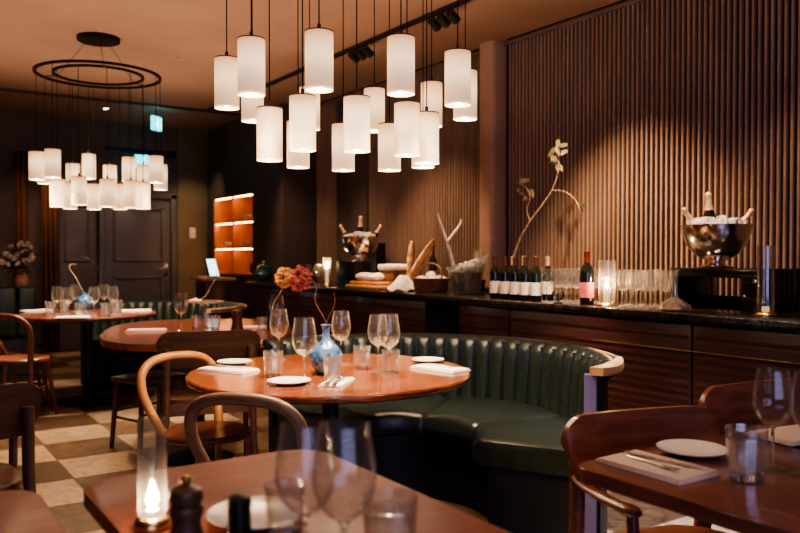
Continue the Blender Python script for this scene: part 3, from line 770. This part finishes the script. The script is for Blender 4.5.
mill(.435,1.285,TH,.9,'dark round pepper mill with brass knob beside the foreground candle')
def shaker(x,y,z,label):
    t = thing('salt_shaker',label,'shaker',(x,y,z))
    MB().lathe([(0,0),(.021,0),(.022,.004),(.02,.06),(0,.06)],24).build('body','black_gloss',t)
    MB().lathe([(.021,.058),(.021,.072),(.012,.078),(0,.078)],24).build('lid','black',t)
shaker(.532,1.29,TH,'small black shaker standing in front of the blurred side plate')
PT.put((.60,1.25,TH),0,'blurred tumbler standing in front of the foreground side plate',None,.95)

# middle table
PG.put(on(181,331),0,'wine glass at the left of the reddish middle table',None,1.0)
PG.put(on(277,334),0,'wine glass at the right end of the reddish middle table under the flowers',None,1.0)
for px,py,lab in ((196,329,'tumbler left of the glass stand on the middle table'),(215,329,'tumbler right of the glass stand on the middle table'),(262,331,'tumbler near the pink flowers on the middle table')):
    PT.put(on(px,py),0,lab,None,.9)
PN.put(on(146,331),R(-25),'white napkin on the left rim of the reddish middle table')
PN.put(on(256,328),R(-20),'white napkin at the right side of the middle table beside a tumbler')
p = on(237,331); mill(p[0],p[1],p[2],1.15,'pepper mill standing on the reddish middle table')
def stand():
    x,y,z = on(204,328)
    t = thing('glass_stand','clear glass footed dish on the middle table','dish',(x,y,z))
    MB().lathe([(0,0),(.045,0),(.045,.003),(.008,.01),(.006,.14),(.015,.165),(0,.165)],28).build('stem','glass_cut',t)
    MB().lathe([(0,.166),(.06,.166),(.125,.176),(.13,.182),(.127,.183),(.06,.171),(0,.17)],40).build('dish','glass_cut',t)
    f = thing('flower_sprig','white blossom on a brown twig lying in the glass footed dish','flower',(x-.02,y-.0,z+.171))
    b = MB()
    for k in range(8):
        a = k*pi/4; b.blob((-.04+.026*math.cos(a),.026*math.sin(a),.016),.021,1,(1,1,.5),.1)
    b.blob((-.04,0,.02),.018,1); b.build('blossom','white',f)
    MB().tube(smooth_path([(-.03,0,.01),(.03,-.01,.05),(.06,-.02,.11),(.09,-.03,.16),(.1,-.03,.21)],5),[.005]*10+[.003]*11,6).build('twig','twig',f)
stand()
def hydrangea():
    x,y,z = on(270,329)
    t = thing('flower_arrangement','yellow and pink hydrangea heads leaning from a slim glass vase on the middle table','flowers',(x,y,z))
    MB().lathe([(0,0),(.03,0),(.032,.01),(.02,.06),(.014,.15),(.018,.19),(.0165,.19),(.012,.15),(.018,.06),(0,.012)],24).build('vase','glass_green',t)
    dx,dy = CA,-SA   # towards the right of the room
    tip = Vector((dx*.1,dy*.1,.30)); b = MB().tube(smooth_path([(0,0,.02),(dx*.02,dy*.02,.16),(dx*.06,dy*.06,.23),tip],5),.004,8).build('stem','leaf',t)
    for nm,cen,m,r in (('yellow_flower_head',(dx*.1,dy*.1,.345),'yellow',.066),('pink_flower_head',(dx*.2,dy*.2,.335),'pink',.085)):
        g = MB()
        for k in range(90):
            v = Vector((random.gauss(0,1),random.gauss(0,1),random.gauss(0,1))).normalized()*r*random.uniform(.75,1.)
            g.blob(Vector(cen)+v,.017,1,(1,1,.8),.15)
        g.build(nm,m,t)
hydrangea()

# far table
for i,(px,py) in enumerate(((57,315),(68,317),(75,311),(104,311),(113,315),(94,316))):
    PG.put(on(px,py),0,'wine glass among the crowd of glasses on the far table','wine glasses on the far table',.95)
for i,(px,py) in enumerate(((50,315),(64,313),(80,317),(106,317),(117,313))):
    PT.put(on(px,py),0,'small tumbler among the crowd of glasses on the far table','tumblers on the far table',1.1)
PN.put(on(36,311),R(10),'white napkin at the left rim of the far table')
PN.put(on(72,318),R(-20),'white napkin at the front rim of the far table')
PN.put(on(136,311),R(-10),'white napkin at the right side of the far table')
x,y,z = on(85,309)
t = thing('vase','round pale glass vase with a curling stem on the far table','vase',(x,y,z))
MB().lathe([(0,0),(.04,0),(.07,.04),(.075,.07),(.06,.105),(.03,.13),(.03,.15),(.027,.15),(.025,.13),(0,.1)],32).build('body','glass_blue',t)
MB().tube(smooth_path([(0,0,.12),(-.04,.03,.22),(-.09,.06,.32),(-.12,.07,.38),(-.1,.06,.41),(-.07,.04,.4)],6),[.0035]*31,8).build('pale_stem','twig',t)
MB().tube(smooth_path([(0,0,.12),(.1,-.07,.22),(.12,-.08,.32),(.06,-.04,.43),(-.03,.02,.48)],6),.003,8).build('curling_stem','leaf_dark',t)

# divider and bouquet at the far left
t = thing('divider_bench','low dark green upholstered bench back at the far left','bench',(.62,8.5,0))
MB().box(-1.6,.72,-.12,.12,0,.80,.01).build('panel','plinth',t); b = MB()
for k in range(13): b.box(-1.58+k*.177,-1.58+k*.177+.172,-.18,-.02,.45,.93,.03,seg=3)
b.build('cushion','leather_dark',t)
MB().box(-1.6,.72,-.13,.14,.80,.90,.02).build('ledge','black',t)
def bouquet():
    x = xat(22,8.5); t = thing('flower_arrangement','large bouquet of cream blossoms in a pink vase at the far left','flowers',(x,8.55,.90))
    MB().lathe([(0,0),(.05,0),(.075,.05),(.07,.1),(.04,.16),(.05,.2),(.045,.2),(.035,.16),(0,.12)],28).build('vase','terracotta',t)
    st = MB(); fl = MB(); lf = MB()
    for k in range(26):
        a = random.uniform(0,2*pi); r = random.uniform(.02,.26); h = random.uniform(.26,.5)-.25*r
        tip = Vector((r*math.cos(a),r*.6*math.sin(a),h)); st.tube([(0,0,.15),tip*.6+Vector((0,0,.05)),tip],.003,5)
        for q in range(4): fl.blob(tip+Vector([random.uniform(-.02,.02) for _ in range(3)]),.02,1,(1,1,.8),.2)
        for q in range(3):
            p = tip*random.uniform(.5,.95)+Vector([random.uniform(-.04,.04) for _ in range(3)]); lf.blob(p,.026,1,(1.2,.5,.25),.2)
    st.build('stems','leaf_dark',t); fl.build('blossoms','cream',t); tag(lf.build('leaves','leaf_dark',t),kind=None)
bouquet()
t = thing('host_stand','dark wooden host stand in front of the glowing shelves','stand',(3.12,8.3,0))
MB().box(-.14,.14,-.16,.16,.0,.96,.01).build('cabinet','counter_wood',t); MB().box(-.19,.19,-.2,.2,.96,.99,.006).build('top','board',t)
t = thing('tablet','small tablet with a pale lit screen on the host stand','tablet',(3.13,8.28,.99),R(28))
MB().box(-.08,.08,-.01,.01,0,.22,.004).build('body','black',t); MB().box(-.07,.07,-.0125,-.0105,.012,.208).build('screen','screen',t)
for ob in t.children: ob.rotation_euler = (R(-18),0,0)
t['category'] = 'tablet'
q = tag(MB().box(-.09,.09,-.06,.06,0,.022,.006).build('folded_cloth','linen'),'pale folded cloth on the left of the host stand','cloth'); q.location = (3.03,8.22,.99); q.rotation_euler=(0,0,R(30))

# ------------------------------------------------------------------ things on the bar counter
def bottle(label, lab='label', foil='foil_red', glassm='bottle', champagne=False):
    t = thing('champagne_bottle' if champagne else 'wine_bottle',label,'bottle')
    if champagne: pr = [(0,0),(.04,0),(.043,.008),(.043,.13),(.038,.17),(.024,.215),(.016,.25),(.0145,.29),(0,.29)]
    else: pr = [(0,0),(.034,0),(.037,.006),(.037,.185),(.033,.205),(.018,.225),(.0145,.24),(.0145,.285),(.0155,.29),(.0155,.297),(0,.298)]
    MB().lathe(pr,32).build('glass_body',glassm,t)
    if champagne: MB().lathe([(.0255,.213),(.0175,.25),(.0165,.285),(.019,.292),(.019,.305),(.012,.315),(0,.316)],24).build('foil',foil,t)
    else: MB().lathe([(.0155,.235),(.0158,.284),(.0168,.29),(.0165,.299),(0,.3)],24).build('foil',foil,t)
    z0,z1 = (.05,.115) if champagne else (.04,.125)
    r = .0436 if champagne else .0376
    MB().lathe([(r,z0),(r+.0004,z0),(r+.0004,z1),(r,z1)],32).build('paper_label',lab,t)
    return t
B1 = Proto(bottle('','label','foil_dark')); 
for i,px in enumerate((495,505,515,525.5,536)):
    lab = ['leftmost of the front row of dark wine bottles on the bar','second from left of the front row of wine bottles on the bar','middle one of the five front wine bottles on the bar','fourth from left of the front wine bottles on the bar','rightmost of the front row of wine bottles, next to the glasses'][i]
    X = 3.60; B1.put((X,yat(px,X),CT),0,lab,None,.98)
B2 = Proto(bottle('','label','foil_gold'))
for i,px in enumerate((513,524,536,548)):
    X = 3.80; B2.put((X,yat(px,X),CT),0,'dark wine bottle with an orange-gold capsule behind the front row of bottles','back row of wine bottles on the bar',.98)
X = 3.63; b = bottle('wine bottle with a pink label and red capsule among the glasses on the bar','label_pink'); b.location = (X,yat(587,X),CT); b.scale = (1.14,1.14,1.09)
hurricane(3.66,yat(607,3.66),CT,.05,.27,'white candle in a wide glass cylinder between the glasses on the bar',.10,lit=True)
BG = PG
for gi,(pa,nm) in enumerate(((551,'left'),(615,'right'))):
    for i in range(4):
        for j in range(4):
            if i == 3 and j == 3: continue
            X = 3.62+.088*i; y = yat(pa,3.62) - .087*j + (.0 if i%2 else .04)
            BG.put((X+random.uniform(-.006,.006),y,CT),0,'wine glass standing in the %s cluster of glasses on the bar'%nm,'wine glasses in the %s cluster on the bar'%nm,.88)

def decanter():
    X = 3.6; t = thing('decanter','wide-based silvery glass decanter with a thin neck in front of the black riser','decanter',(X,yat(675,X),CT))
    MB().lathe([(0,0),(.07,0),(.088,.012),(.085,.03),(.05,.055),(.02,.075),(.0145,.11),(.0145,.2),(.022,.225),(.02,.225),(.0125,.2),(.0125,.11),(.018,.076),(.05,.05),(0,.012)],40).build('body','glass_cut',t)
    MB().lathe([(0,.004),(.068,.004),(.08,.014),(.074,.024),(0,.026)],32).build('contents','steel',t)
decanter()
def riser():
    t = thing('display_riser','glossy black open riser carrying the silver champagne bowl','riser',(0,0,0))
    x0,x1 = 3.85,4.25; ya,yb = 2.33,2.88
    MB().box(x0,x1,ya,yb,CT+.18,CT+.23,.004).build('top','black_gloss',t)
    MB().box(x0,x1,yb-.03,yb,CT,CT+.18,.003).build('side_panel','black_gloss',t)
    MB().box(x0,x1,ya,ya+.1,CT,CT+.18,.003).build('side_panel','black_gloss',t)
    MB().box(x1-.02,x1,ya+.1,yb-.03,CT,CT+.06,.002).build('back_rail','black_gloss',t)
riser()
def champagne_bowl(x,y,z,r,label,necks,lab2):
    t = thing('champagne_bowl',label,'bowl',(x,y,z)); s = r/.2
    P = [(0,0),(.1,0),(.105,.006),(.09,.014),(.05,.022),(.04,.03),(.06,.04),(.12,.065),(.17,.115),(.195,.175),(.2,.215),(.196,.216),(.19,.175),(.165,.12),(.115,.072),(.05,.05),(0,.047)]
    MB().lathe([(a*s,b*s*(1.18 if b > .03 else 1)) for a,b in P],56).build('bowl_body','silver',t)
    MB().lathe([(.196*s,.25*s),(.205*s,.252*s),(.206*s,.26*s),(.197*s,.26*s),(.196*s,.25*s)],56).build('rim','silver',t)
    ic = MB()
    for k in range(70):
        a = random.uniform(0,2*pi); rr = r*.8*math.sqrt(random.random()); q = .02*s
        zz = .2*s+random.uniform(0,.05)*s+.035*s*(1-rr/r)
        ic.box(rr*math.cos(a)-q,rr*math.cos(a)+q,rr*math.sin(a)-q,rr*math.sin(a)+q,zz,zz+2*q,.004,rz=random.random()*3)
    io = ic.build('ice_cubes','ice'); io.location = (x,y,z); tag(io,'heap of ice cubes filling the '+lab2,'ice',kind='stuff')
    for i,(dx,tiltdeg,lb,sc) in enumerate(necks):
        bt = bottle(lb,'label','foil_gold','bottle',True)
        # leaning sideways (towards the left or right of the room as seen from the floor)
        ax = Vector((SA,CA,0)); bt.rotation_mode='QUATERNION'
        from mathutils import Quaternion
        bt.rotation_quaternion = Quaternion(ax, R(tiltdeg)); bt.scale = (sc,sc,sc)
        bt.location = (x+CA*dx, y-SA*dx, z+.125*s)
cx = 4.02; cy = yat(716,4.02)
champagne_bowl(cx,cy,CT+.23,.19,'large polished silver champagne bowl on the black riser at the right of the bar',
  [(-.03,-3,'champagne bottle standing upright in the middle of the large silver bowl',1.0),(-.03,-36,'champagne bottle leaning left out of the large silver bowl',.88),(.04,38,'champagne bottle leaning right out of the large silver bowl',.88)],'large silver bowl')
hurricane(3.72,yat(766,3.72),CT,.042,.35,'tall clear glass cylinder with an unlit candle at the right end of the bar',.045,lit=False)

# second wine bowl, left part of the bar
def block():
    X=3.75; y=yat(354,X); t = tag(MB().box(-.09,.09,-.16,.16,0,.24,.006).build('display_block','black'),'matt black block under the smaller wine bowl on the left part of the bar','block'); t.location=(X,y,CT)
    b2 = tag(MB().box(-.06,.06,-.09,.09,0,.42,.006).build('tall_display_block','black'),'tall dark block behind the smaller wine bowl','block'); b2.location=(4.22,yat(376,4.22),CT)
    champagne_bowl(X+.06,y-.02,CT+.24,.18,'smaller dark silver wine bowl with bottle necks on the matt black block',
     [(-.01,2,'bottle standing upright in the smaller wine bowl',1.),(-.06,-30,'bottle leaning left out of the smaller wine bowl',.85),(.06,30,'bottle leaning right out of the smaller wine bowl',.85)],'smaller wine bowl')
block()
X=3.7; hurricane(X,yat(327,X),CT,.038,.27,'white candle in a glass holder on the left end of the bar',.17,lit=True)
for i,px in enumerate((309,314,319)):
    PG.put((3.66+.05*(i%2),yat(px,3.66)+.02,CT),0,'wine glass beside the candle at the left end of the bar','glasses beside the left bar candle',.85)
X = 3.72; t = thing('lidded_jar','round dark green lidded jar with a pale knob at the left end of the bar','jar',(X,yat(264,X),CT))
MB().lathe([(0,0),(.07,0),(.1,.04),(.108,.08),(.1,.12),(.08,.145),(0,.145)],36).build('body','green_glaze',t)
MB().lathe([(.085,.146),(.088,.155),(.05,.18),(.015,.195),(0,.195)],36).build('lid','green_glaze',t); MB().lathe([(0,.194),(.012,.196),(.024,.212),(.02,.23),(0,.236)],20).build('knob','silver',t)

# bread display
def bread():
    X=3.78
    def at(px,X=X): return yat(px,X)
    bd = tag(MB().box(-.2,.2,-.28,.28,0,.035,.008).build('serving_board','board'),'lower wooden serving board under the bread','board'); bd.location=(3.78,at(380),CT)
    bd = tag(MB().box(-.17,.17,-.24,.24,0,.03,.008).build('serving_board','board'),'upper wooden serving board carrying the bread box','board'); bd.location=(3.78,at(379),CT+.035)
    t = thing('bread_box','brown box with a white cloth cover on the stacked boards','box',(3.84,at(395,3.84),CT+.065))
    MB().box(-.1,.1,-.12,.12,0,.1,.01).build('box_body','wicker',t); MB().box(-.11,.11,-.13,.13,.1,.155,.02,seg=3).build('cloth_cover','flour',t)
    for i,(px,z,lb) in enumerate(((365,.0,'flat round loaf at the left of the bread box'),(377,.0,'flat round loaf touching the bread box'))):
        l = tag(MB().blob((0,0,0),.09,3,(1,1,.45),.03).build('bread_loaf','flour'),lb,'bread'); l.location=(3.72,at(px,3.72),CT+.065+.038)
    def baguette(p0,p1,lb,r=.034):
        p0=Vector(p0);p1=Vector(p1); n=14; pts=[p0.lerp(p1,k/n) for k in range(n+1)]; rr=[r*(math.sin(pi*min(max(k/n,.02),.98))**.35)*(1+.08*math.sin(k*2.4)) for k in range(n+1)]
        tag(MB().tube(pts,rr,14).build('baguette','bread'),lb,'bread')
    baguette((3.9,at(409,3.9),CT+.005),(3.88,at(412,3.88),CT+.42),'upright baguette standing in the bread display')
    baguette((3.78,at(409,3.78),CT+.10),(3.84,at(434,3.84),CT+.43),'baguette leaning to the right across the bread display',.031)
    cl = MB(); 
    def fn(u,v):
        a = 2*pi*u; r = .03+.11*v; return (r*math.cos(a)*1.0,(r+.02*math.sin(5*a)*v)*math.sin(a),.12*(1-v)**1.1+.012*math.sin(7*a)*v+.014)
    g = cl.grid(fn,60,10,True); cl.bm.faces.new([g[k][0] for k in range(60)])
    o = tag(cl.build('crumpled_cloth','flour'),'crumpled white cloth at the foot of the baguettes','cloth'); o.location=(3.64,at(403,3.64),CT)
    md=o.modifiers.new('s','SOLIDIFY'); md.thickness=.004
    t = thing('bread_basket','brown wicker basket filled with floured rolls right of the baguettes','basket',(3.74,at(431,3.74),CT))
    MB().lathe([(0,0),(.12,0),(.135,.02),(.15,.11),(.156,.115),(.15,.12),(.14,.11),(.125,.025),(0,.012)],36).build('basket_body','wicker',t)
    MB().tube(smooth_path([(0,-.15,.11),(0,-.12,.2),(0,0,.235),(0,.12,.2),(0,.15,.11)],6),.007,8).build('handle','wicker',t)
    for i in range(7):
        a=i*2*pi/6; rr=0 if i==6 else .088
        o = tag(MB().blob((0,0,0),.047,2,(1,1,.75),.04).build('bread_roll','flour'),'floured roll in the wicker basket' if i<6 else 'floured roll on top in the middle of the wicker basket','bread','floured rolls in the wicker basket' if i<6 else None)
        o.location=(3.74+rr*math.cos(a),at(431,3.74)+rr*math.sin(a),CT+.10+(.032 if i==6 else 0))
    b = bottle('slim dark bottle standing behind the bread basket','label','foil_red'); X2=4.05; b.location=(X2,yat(433,X2),CT); b.scale=(.8,.8,1.3)
bread()
def ice_vessel():
    X=3.78; y=yat(467,X); t = thing('ice_vessel','large flared glass vessel full of ice behind the left bottles on the bar','vessel',(X,y,CT))
    vb = MB().lathe([(0,0),(.1,0),(.105,.01),(.12,.12),(.145,.2),(.165,.235),(.162,.237),(.14,.2),(.115,.12),(.1,.015),(0,.012)],48)
    for v in vb.bm.verts: v.co.z += max(0,v.co.z-.1)*(2.3*(v.co.x*CA-v.co.y*SA)+.12)
    vb.build('body','glass_cut',t)
    MB().lathe([(0,.015),(.098,.016),(.11,.12),(.12,.17),(0,.18)],32).build('tinted_contents','black_gloss',t)
    ic=MB()
    for k in range(60):
        a=random.uniform(0,2*pi); rr=.12*math.sqrt(random.random()); q=.017; zz=.17+random.uniform(0,.05)+.25*rr*math.cos(a+.6)
        ic.box(rr*math.cos(a)-q,rr*math.cos(a)+q,rr*math.sin(a)-q,rr*math.sin(a)+q,zz,zz+2*q,.004,rz=random.random()*3)
    o=tag(ic.build('ice_cubes','ice'),'ice cubes heaped in the large flared glass vessel','ice',kind='stuff'); o.location=(X,y,CT)
    def side(dx,dz): return (dx*CA,-dx*SA,dz)
    d = thing('driftwood_branch','pale forked driftwood branch rising from the glass vessel','branch',(X,y,CT+.2))
    m=MB(); m.tube(smooth_path([side(-.1,0),side(-.13,.12),side(-.16,.22),side(-.2,.33),side(-.23,.42)],5),[.015]*8+[.011]*13,8)
    m.tube(smooth_path([side(-.155,.2),side(-.1,.27),side(-.05,.34),side(-.045,.38)],5),[.011]*8+[.008]*8,8); m.build('wood','driftwood',d)
    c = thing('potted_succulent','small green upright succulent behind the glass vessel','plant',(4.12,yat(479,4.12),CT))
    MB().lathe([(0,0),(.04,0),(.055,.1),(.05,.1),(0,.08)],24).build('pot','black',c)
    m=MB()
    for k in range(7):
        a=k*.9; m.tube([(.015*math.cos(a),.015*math.sin(a),.08),(.03*math.cos(a),.03*math.sin(a),.26),(.045*math.cos(a),.045*math.sin(a),.33+.02*(k%3))],[.012,.014,.003],8)
    m.build('leaves','leaf',c)
ice_vessel()
def tall_branch():
    X=4.02; y=yat(514,X); t = thing('tall_branch','tall twisting branch with pale green leaves in a dark vase behind the wine bottles','branch',(X,y,CT))
    MB().lathe([(0,0),(.05,0),(.065,.06),(.05,.16),(.025,.22),(.03,.26),(.026,.26),(.02,.22),(0,.15)],32).build('vase','bottle',t)
    D = X/(SA+CA*(520-400)/780)
    def P(px,py,dy=0.): 
        yy=yat(px,X); return (dy, yy-y, H+(254-py)*(X/(SA+CA*(px-400)/780))/780-CT)
    m=MB()
    m.tube(smooth_path([P(514,270),P(514,258),P(520,240),P(530,222),P(541,207),P(552,190),P(558,172),P(558,155)],6),[.011]*15+[.009]*14+[.005]*14,8)
    m.tube(smooth_path([P(530,222),P(527,210),P(530,197),P(526,188),P(518,182)],5),.004,6)
    m.tube(smooth_path([P(552,190),P(565,192),P(575,200),P(580,210)],5),.0035,6)
    m.build('wood','twig',t)
    lf=MB()
    def leaf(c, ang, ln=.07):
        c=Vector(c); d=Vector((.3*math.sin(ang*3),-math.cos(ang),math.sin(ang))).normalized(); s_=Vector((.8,.2,.5)).cross(d).normalized()
        pts=[]
        for k in range(9):
            u=k/8; w=.016*math.sin(pi*u)**.8; pts.append((c+d*ln*u+Vector((0,0,-.02*u*u)),w,s_))
        for a,b in zip(pts,pts[1:]):
            lf.face([a[0]-a[2]*a[1],a[0]+a[2]*a[1],b[0]+b[2]*b[1],b[0]-b[2]*b[1]])
    for px,py,n in ((557,148,7),(562,156,4),(552,163,5),(520,184,6),(518,193,3),(531,198,2),(579,207,2),(560,172,2)):
        for k in range(n): leaf(P(px,py,random.uniform(-.03,.03)), random.uniform(-.5,3.6), random.uniform(.055,.095))
    lf.build('leaves','leaf',t)
tall_branch()
o = thing('black_ornament','small black curved ornament among the bar glasses','ornament',(3.56,yat(556,3.54),CT))
m=MB(); m.lathe([(0,0),(.03,0),(.03,.006),(.006,.012),(.006,.03),(0,.03)],20)
for s_ in (-1,1): m.tube(smooth_path([(0,0,.025),(0,s_*.03,.03),(0,s_*.045,.055),(0,s_*.04,.075)],5),.006,8)
m.tube([(0,0,.025),(0,0,.065)],.006,8); m.build('body','black',o)

cy0 = yat(716,4.02)
# ------------------------------------------------------------------ light
def spot(x,y,z,tx,ty,tz,e,size,col=(1,.68,.42),blend=.7,soft=.04):
    ld = bpy.data.lights.new('spot','SPOT'); ld.energy=e; ld.color=col; ld.spot_size=R(size); ld.spot_blend=blend; ld.shadow_soft_size=soft
    o = bpy.data.objects.new('spot',ld); C.objects.link(o); o.location=(x,y,z)
    o.rotation_euler = (Vector((tx,ty,tz))-Vector((x,y,z))).to_track_quat('-Z','Y').to_euler(); return o
def area(x,y,z,tx,ty,tz,e,sx,sy,col):
    ld = bpy.data.lights.new('area','AREA'); ld.shape='RECTANGLE'; ld.size=sx; ld.size_y=sy; ld.energy=e; ld.color=col
    o = bpy.data.objects.new('area',ld); C.objects.link(o); o.location=(x,y,z)
    o.rotation_euler = (Vector((tx,ty,tz))-Vector((x,y,z))).to_track_quat('-Z','Y').to_euler(); return o
# track heads washing the bar and its wall
for y,e,sz in ((2.3,34,74),(3.5,200,76),(5.7,75,76),(7.0,40,60),(8.0,34,60)):
    spot(3.38,y,2.82,4.2,y,.55,e,sz,(1,.6,.34),1.)
spot(xat(195,10.1),10.0,2.9,3.75,10.7,1.2,16,60,(1,.72,.42))
spot(1.78,10.3,2.9,1.8,10.6,1.2,9,40,(1,.5,.25))
# downlights over the tables and floor
spot(.7,5.2,2.95,.8,4.9,0,65,62,(1,.6,.32),.9)
spot(1.8,5.0,2.95,1.8,5.0,.75,110,40,(1,.55,.3),.6)
spot(1.5,6.95,2.65,1.5,6.95,.75,22,60,(1,.75,.5),.6)
spot(.3,.2,2.9,.5,1.4,.75,26,60,(1,.62,.42),.8)
spot(2.1,.3,2.9,1.9,1.1,.75,20,60,(1,.7,.55),.8)
# added accent spots that brighten the bar pieces, floor and booth seat
spot(3.38,2.6,2.82,4.02,cy0,1.3,38,15,(1,.78,.58),.6)
spot(3.38,5.4,2.82,3.8,5.6,1.05,120,32,(1,.7,.47),.8)
spot(3.38,4.85,2.82,3.7,4.72,1.2,110,34,(1,.74,.52),.8)
spot(3.38,4.3,2.82,3.62,3.95,1.0,70,22,(1,.74,.52),.8)
spot(3.38,3.2,2.82,3.65,3.4,.95,260,34,(1,.78,.58),.8)
spot(3.2,1.7,2.95,3.05,2.3,0,220,34,(.9,.9,1.),.8)
spot(2.3,1.5,2.9,2.5,2.55,.45,26,34,(1,.78,.55),.9)
area(-.3,-3.0,1.6,1.5,3,1,26,4.1,1.9,(.45,.5,1.))  # cool daylight from the street window behind the camera
for (x,y),e in ((CH1,17),(CH2,15)):
    area(x,y,2.2,x,y+.001,3,e,3.2,3.6,(1,.64,.42))  # unseen upward fill added under each chandelier to brighten the ceiling
w = bpy.data.worlds.new('World'); bpy.context.scene.world = w; w.use_nodes = True
w.node_tree.nodes['Background'].inputs[0].default_value = (.75,.55,.45,1); w.node_tree.nodes['Background'].inputs[1].default_value = .16
spot(2.9,8.6,2.95,2.8,10.7,.9,30,70,(1,.68,.5),1.)  # added warm fill for the door end of the back wall
spot(1.3,9.6,2.95,1.7,10.7,1.,18,60,(1,.55,.3),1.)  # added warm fill for the curtain end of the back wall


# ------------------------------------------------------------------ camera
cam = bpy.data.cameras.new('camera'); co = bpy.data.objects.new('camera',cam); C.objects.link(co)
co.location = (0,0,H); co.rotation_euler = (R(90-.92),0,R(-34.1))
cam.sensor_width = 36; cam.lens = 780*36/800; cam.clip_start=.05
cam.dof.use_dof = True; cam.dof.focus_distance = 3.1; cam.dof.aperture_fstop = 2.8
sc = bpy.context.scene; sc.camera = co
sc.view_settings.view_transform = 'AgX'; sc.view_settings.look = 'AgX - Medium High Contrast'; sc.view_settings.exposure = 1.42
cy = sc.cycles; cy.max_bounces = 10; cy.transparent_max_bounces = 32; cy.transmission_bounces = 8; cy.glossy_bounces = 5; cy.diffuse_bounces = 4
cy.use_denoising = True; cy.sample_clamp_indirect = 12.; cy.caustics_reflective = False; cy.caustics_refractive = True
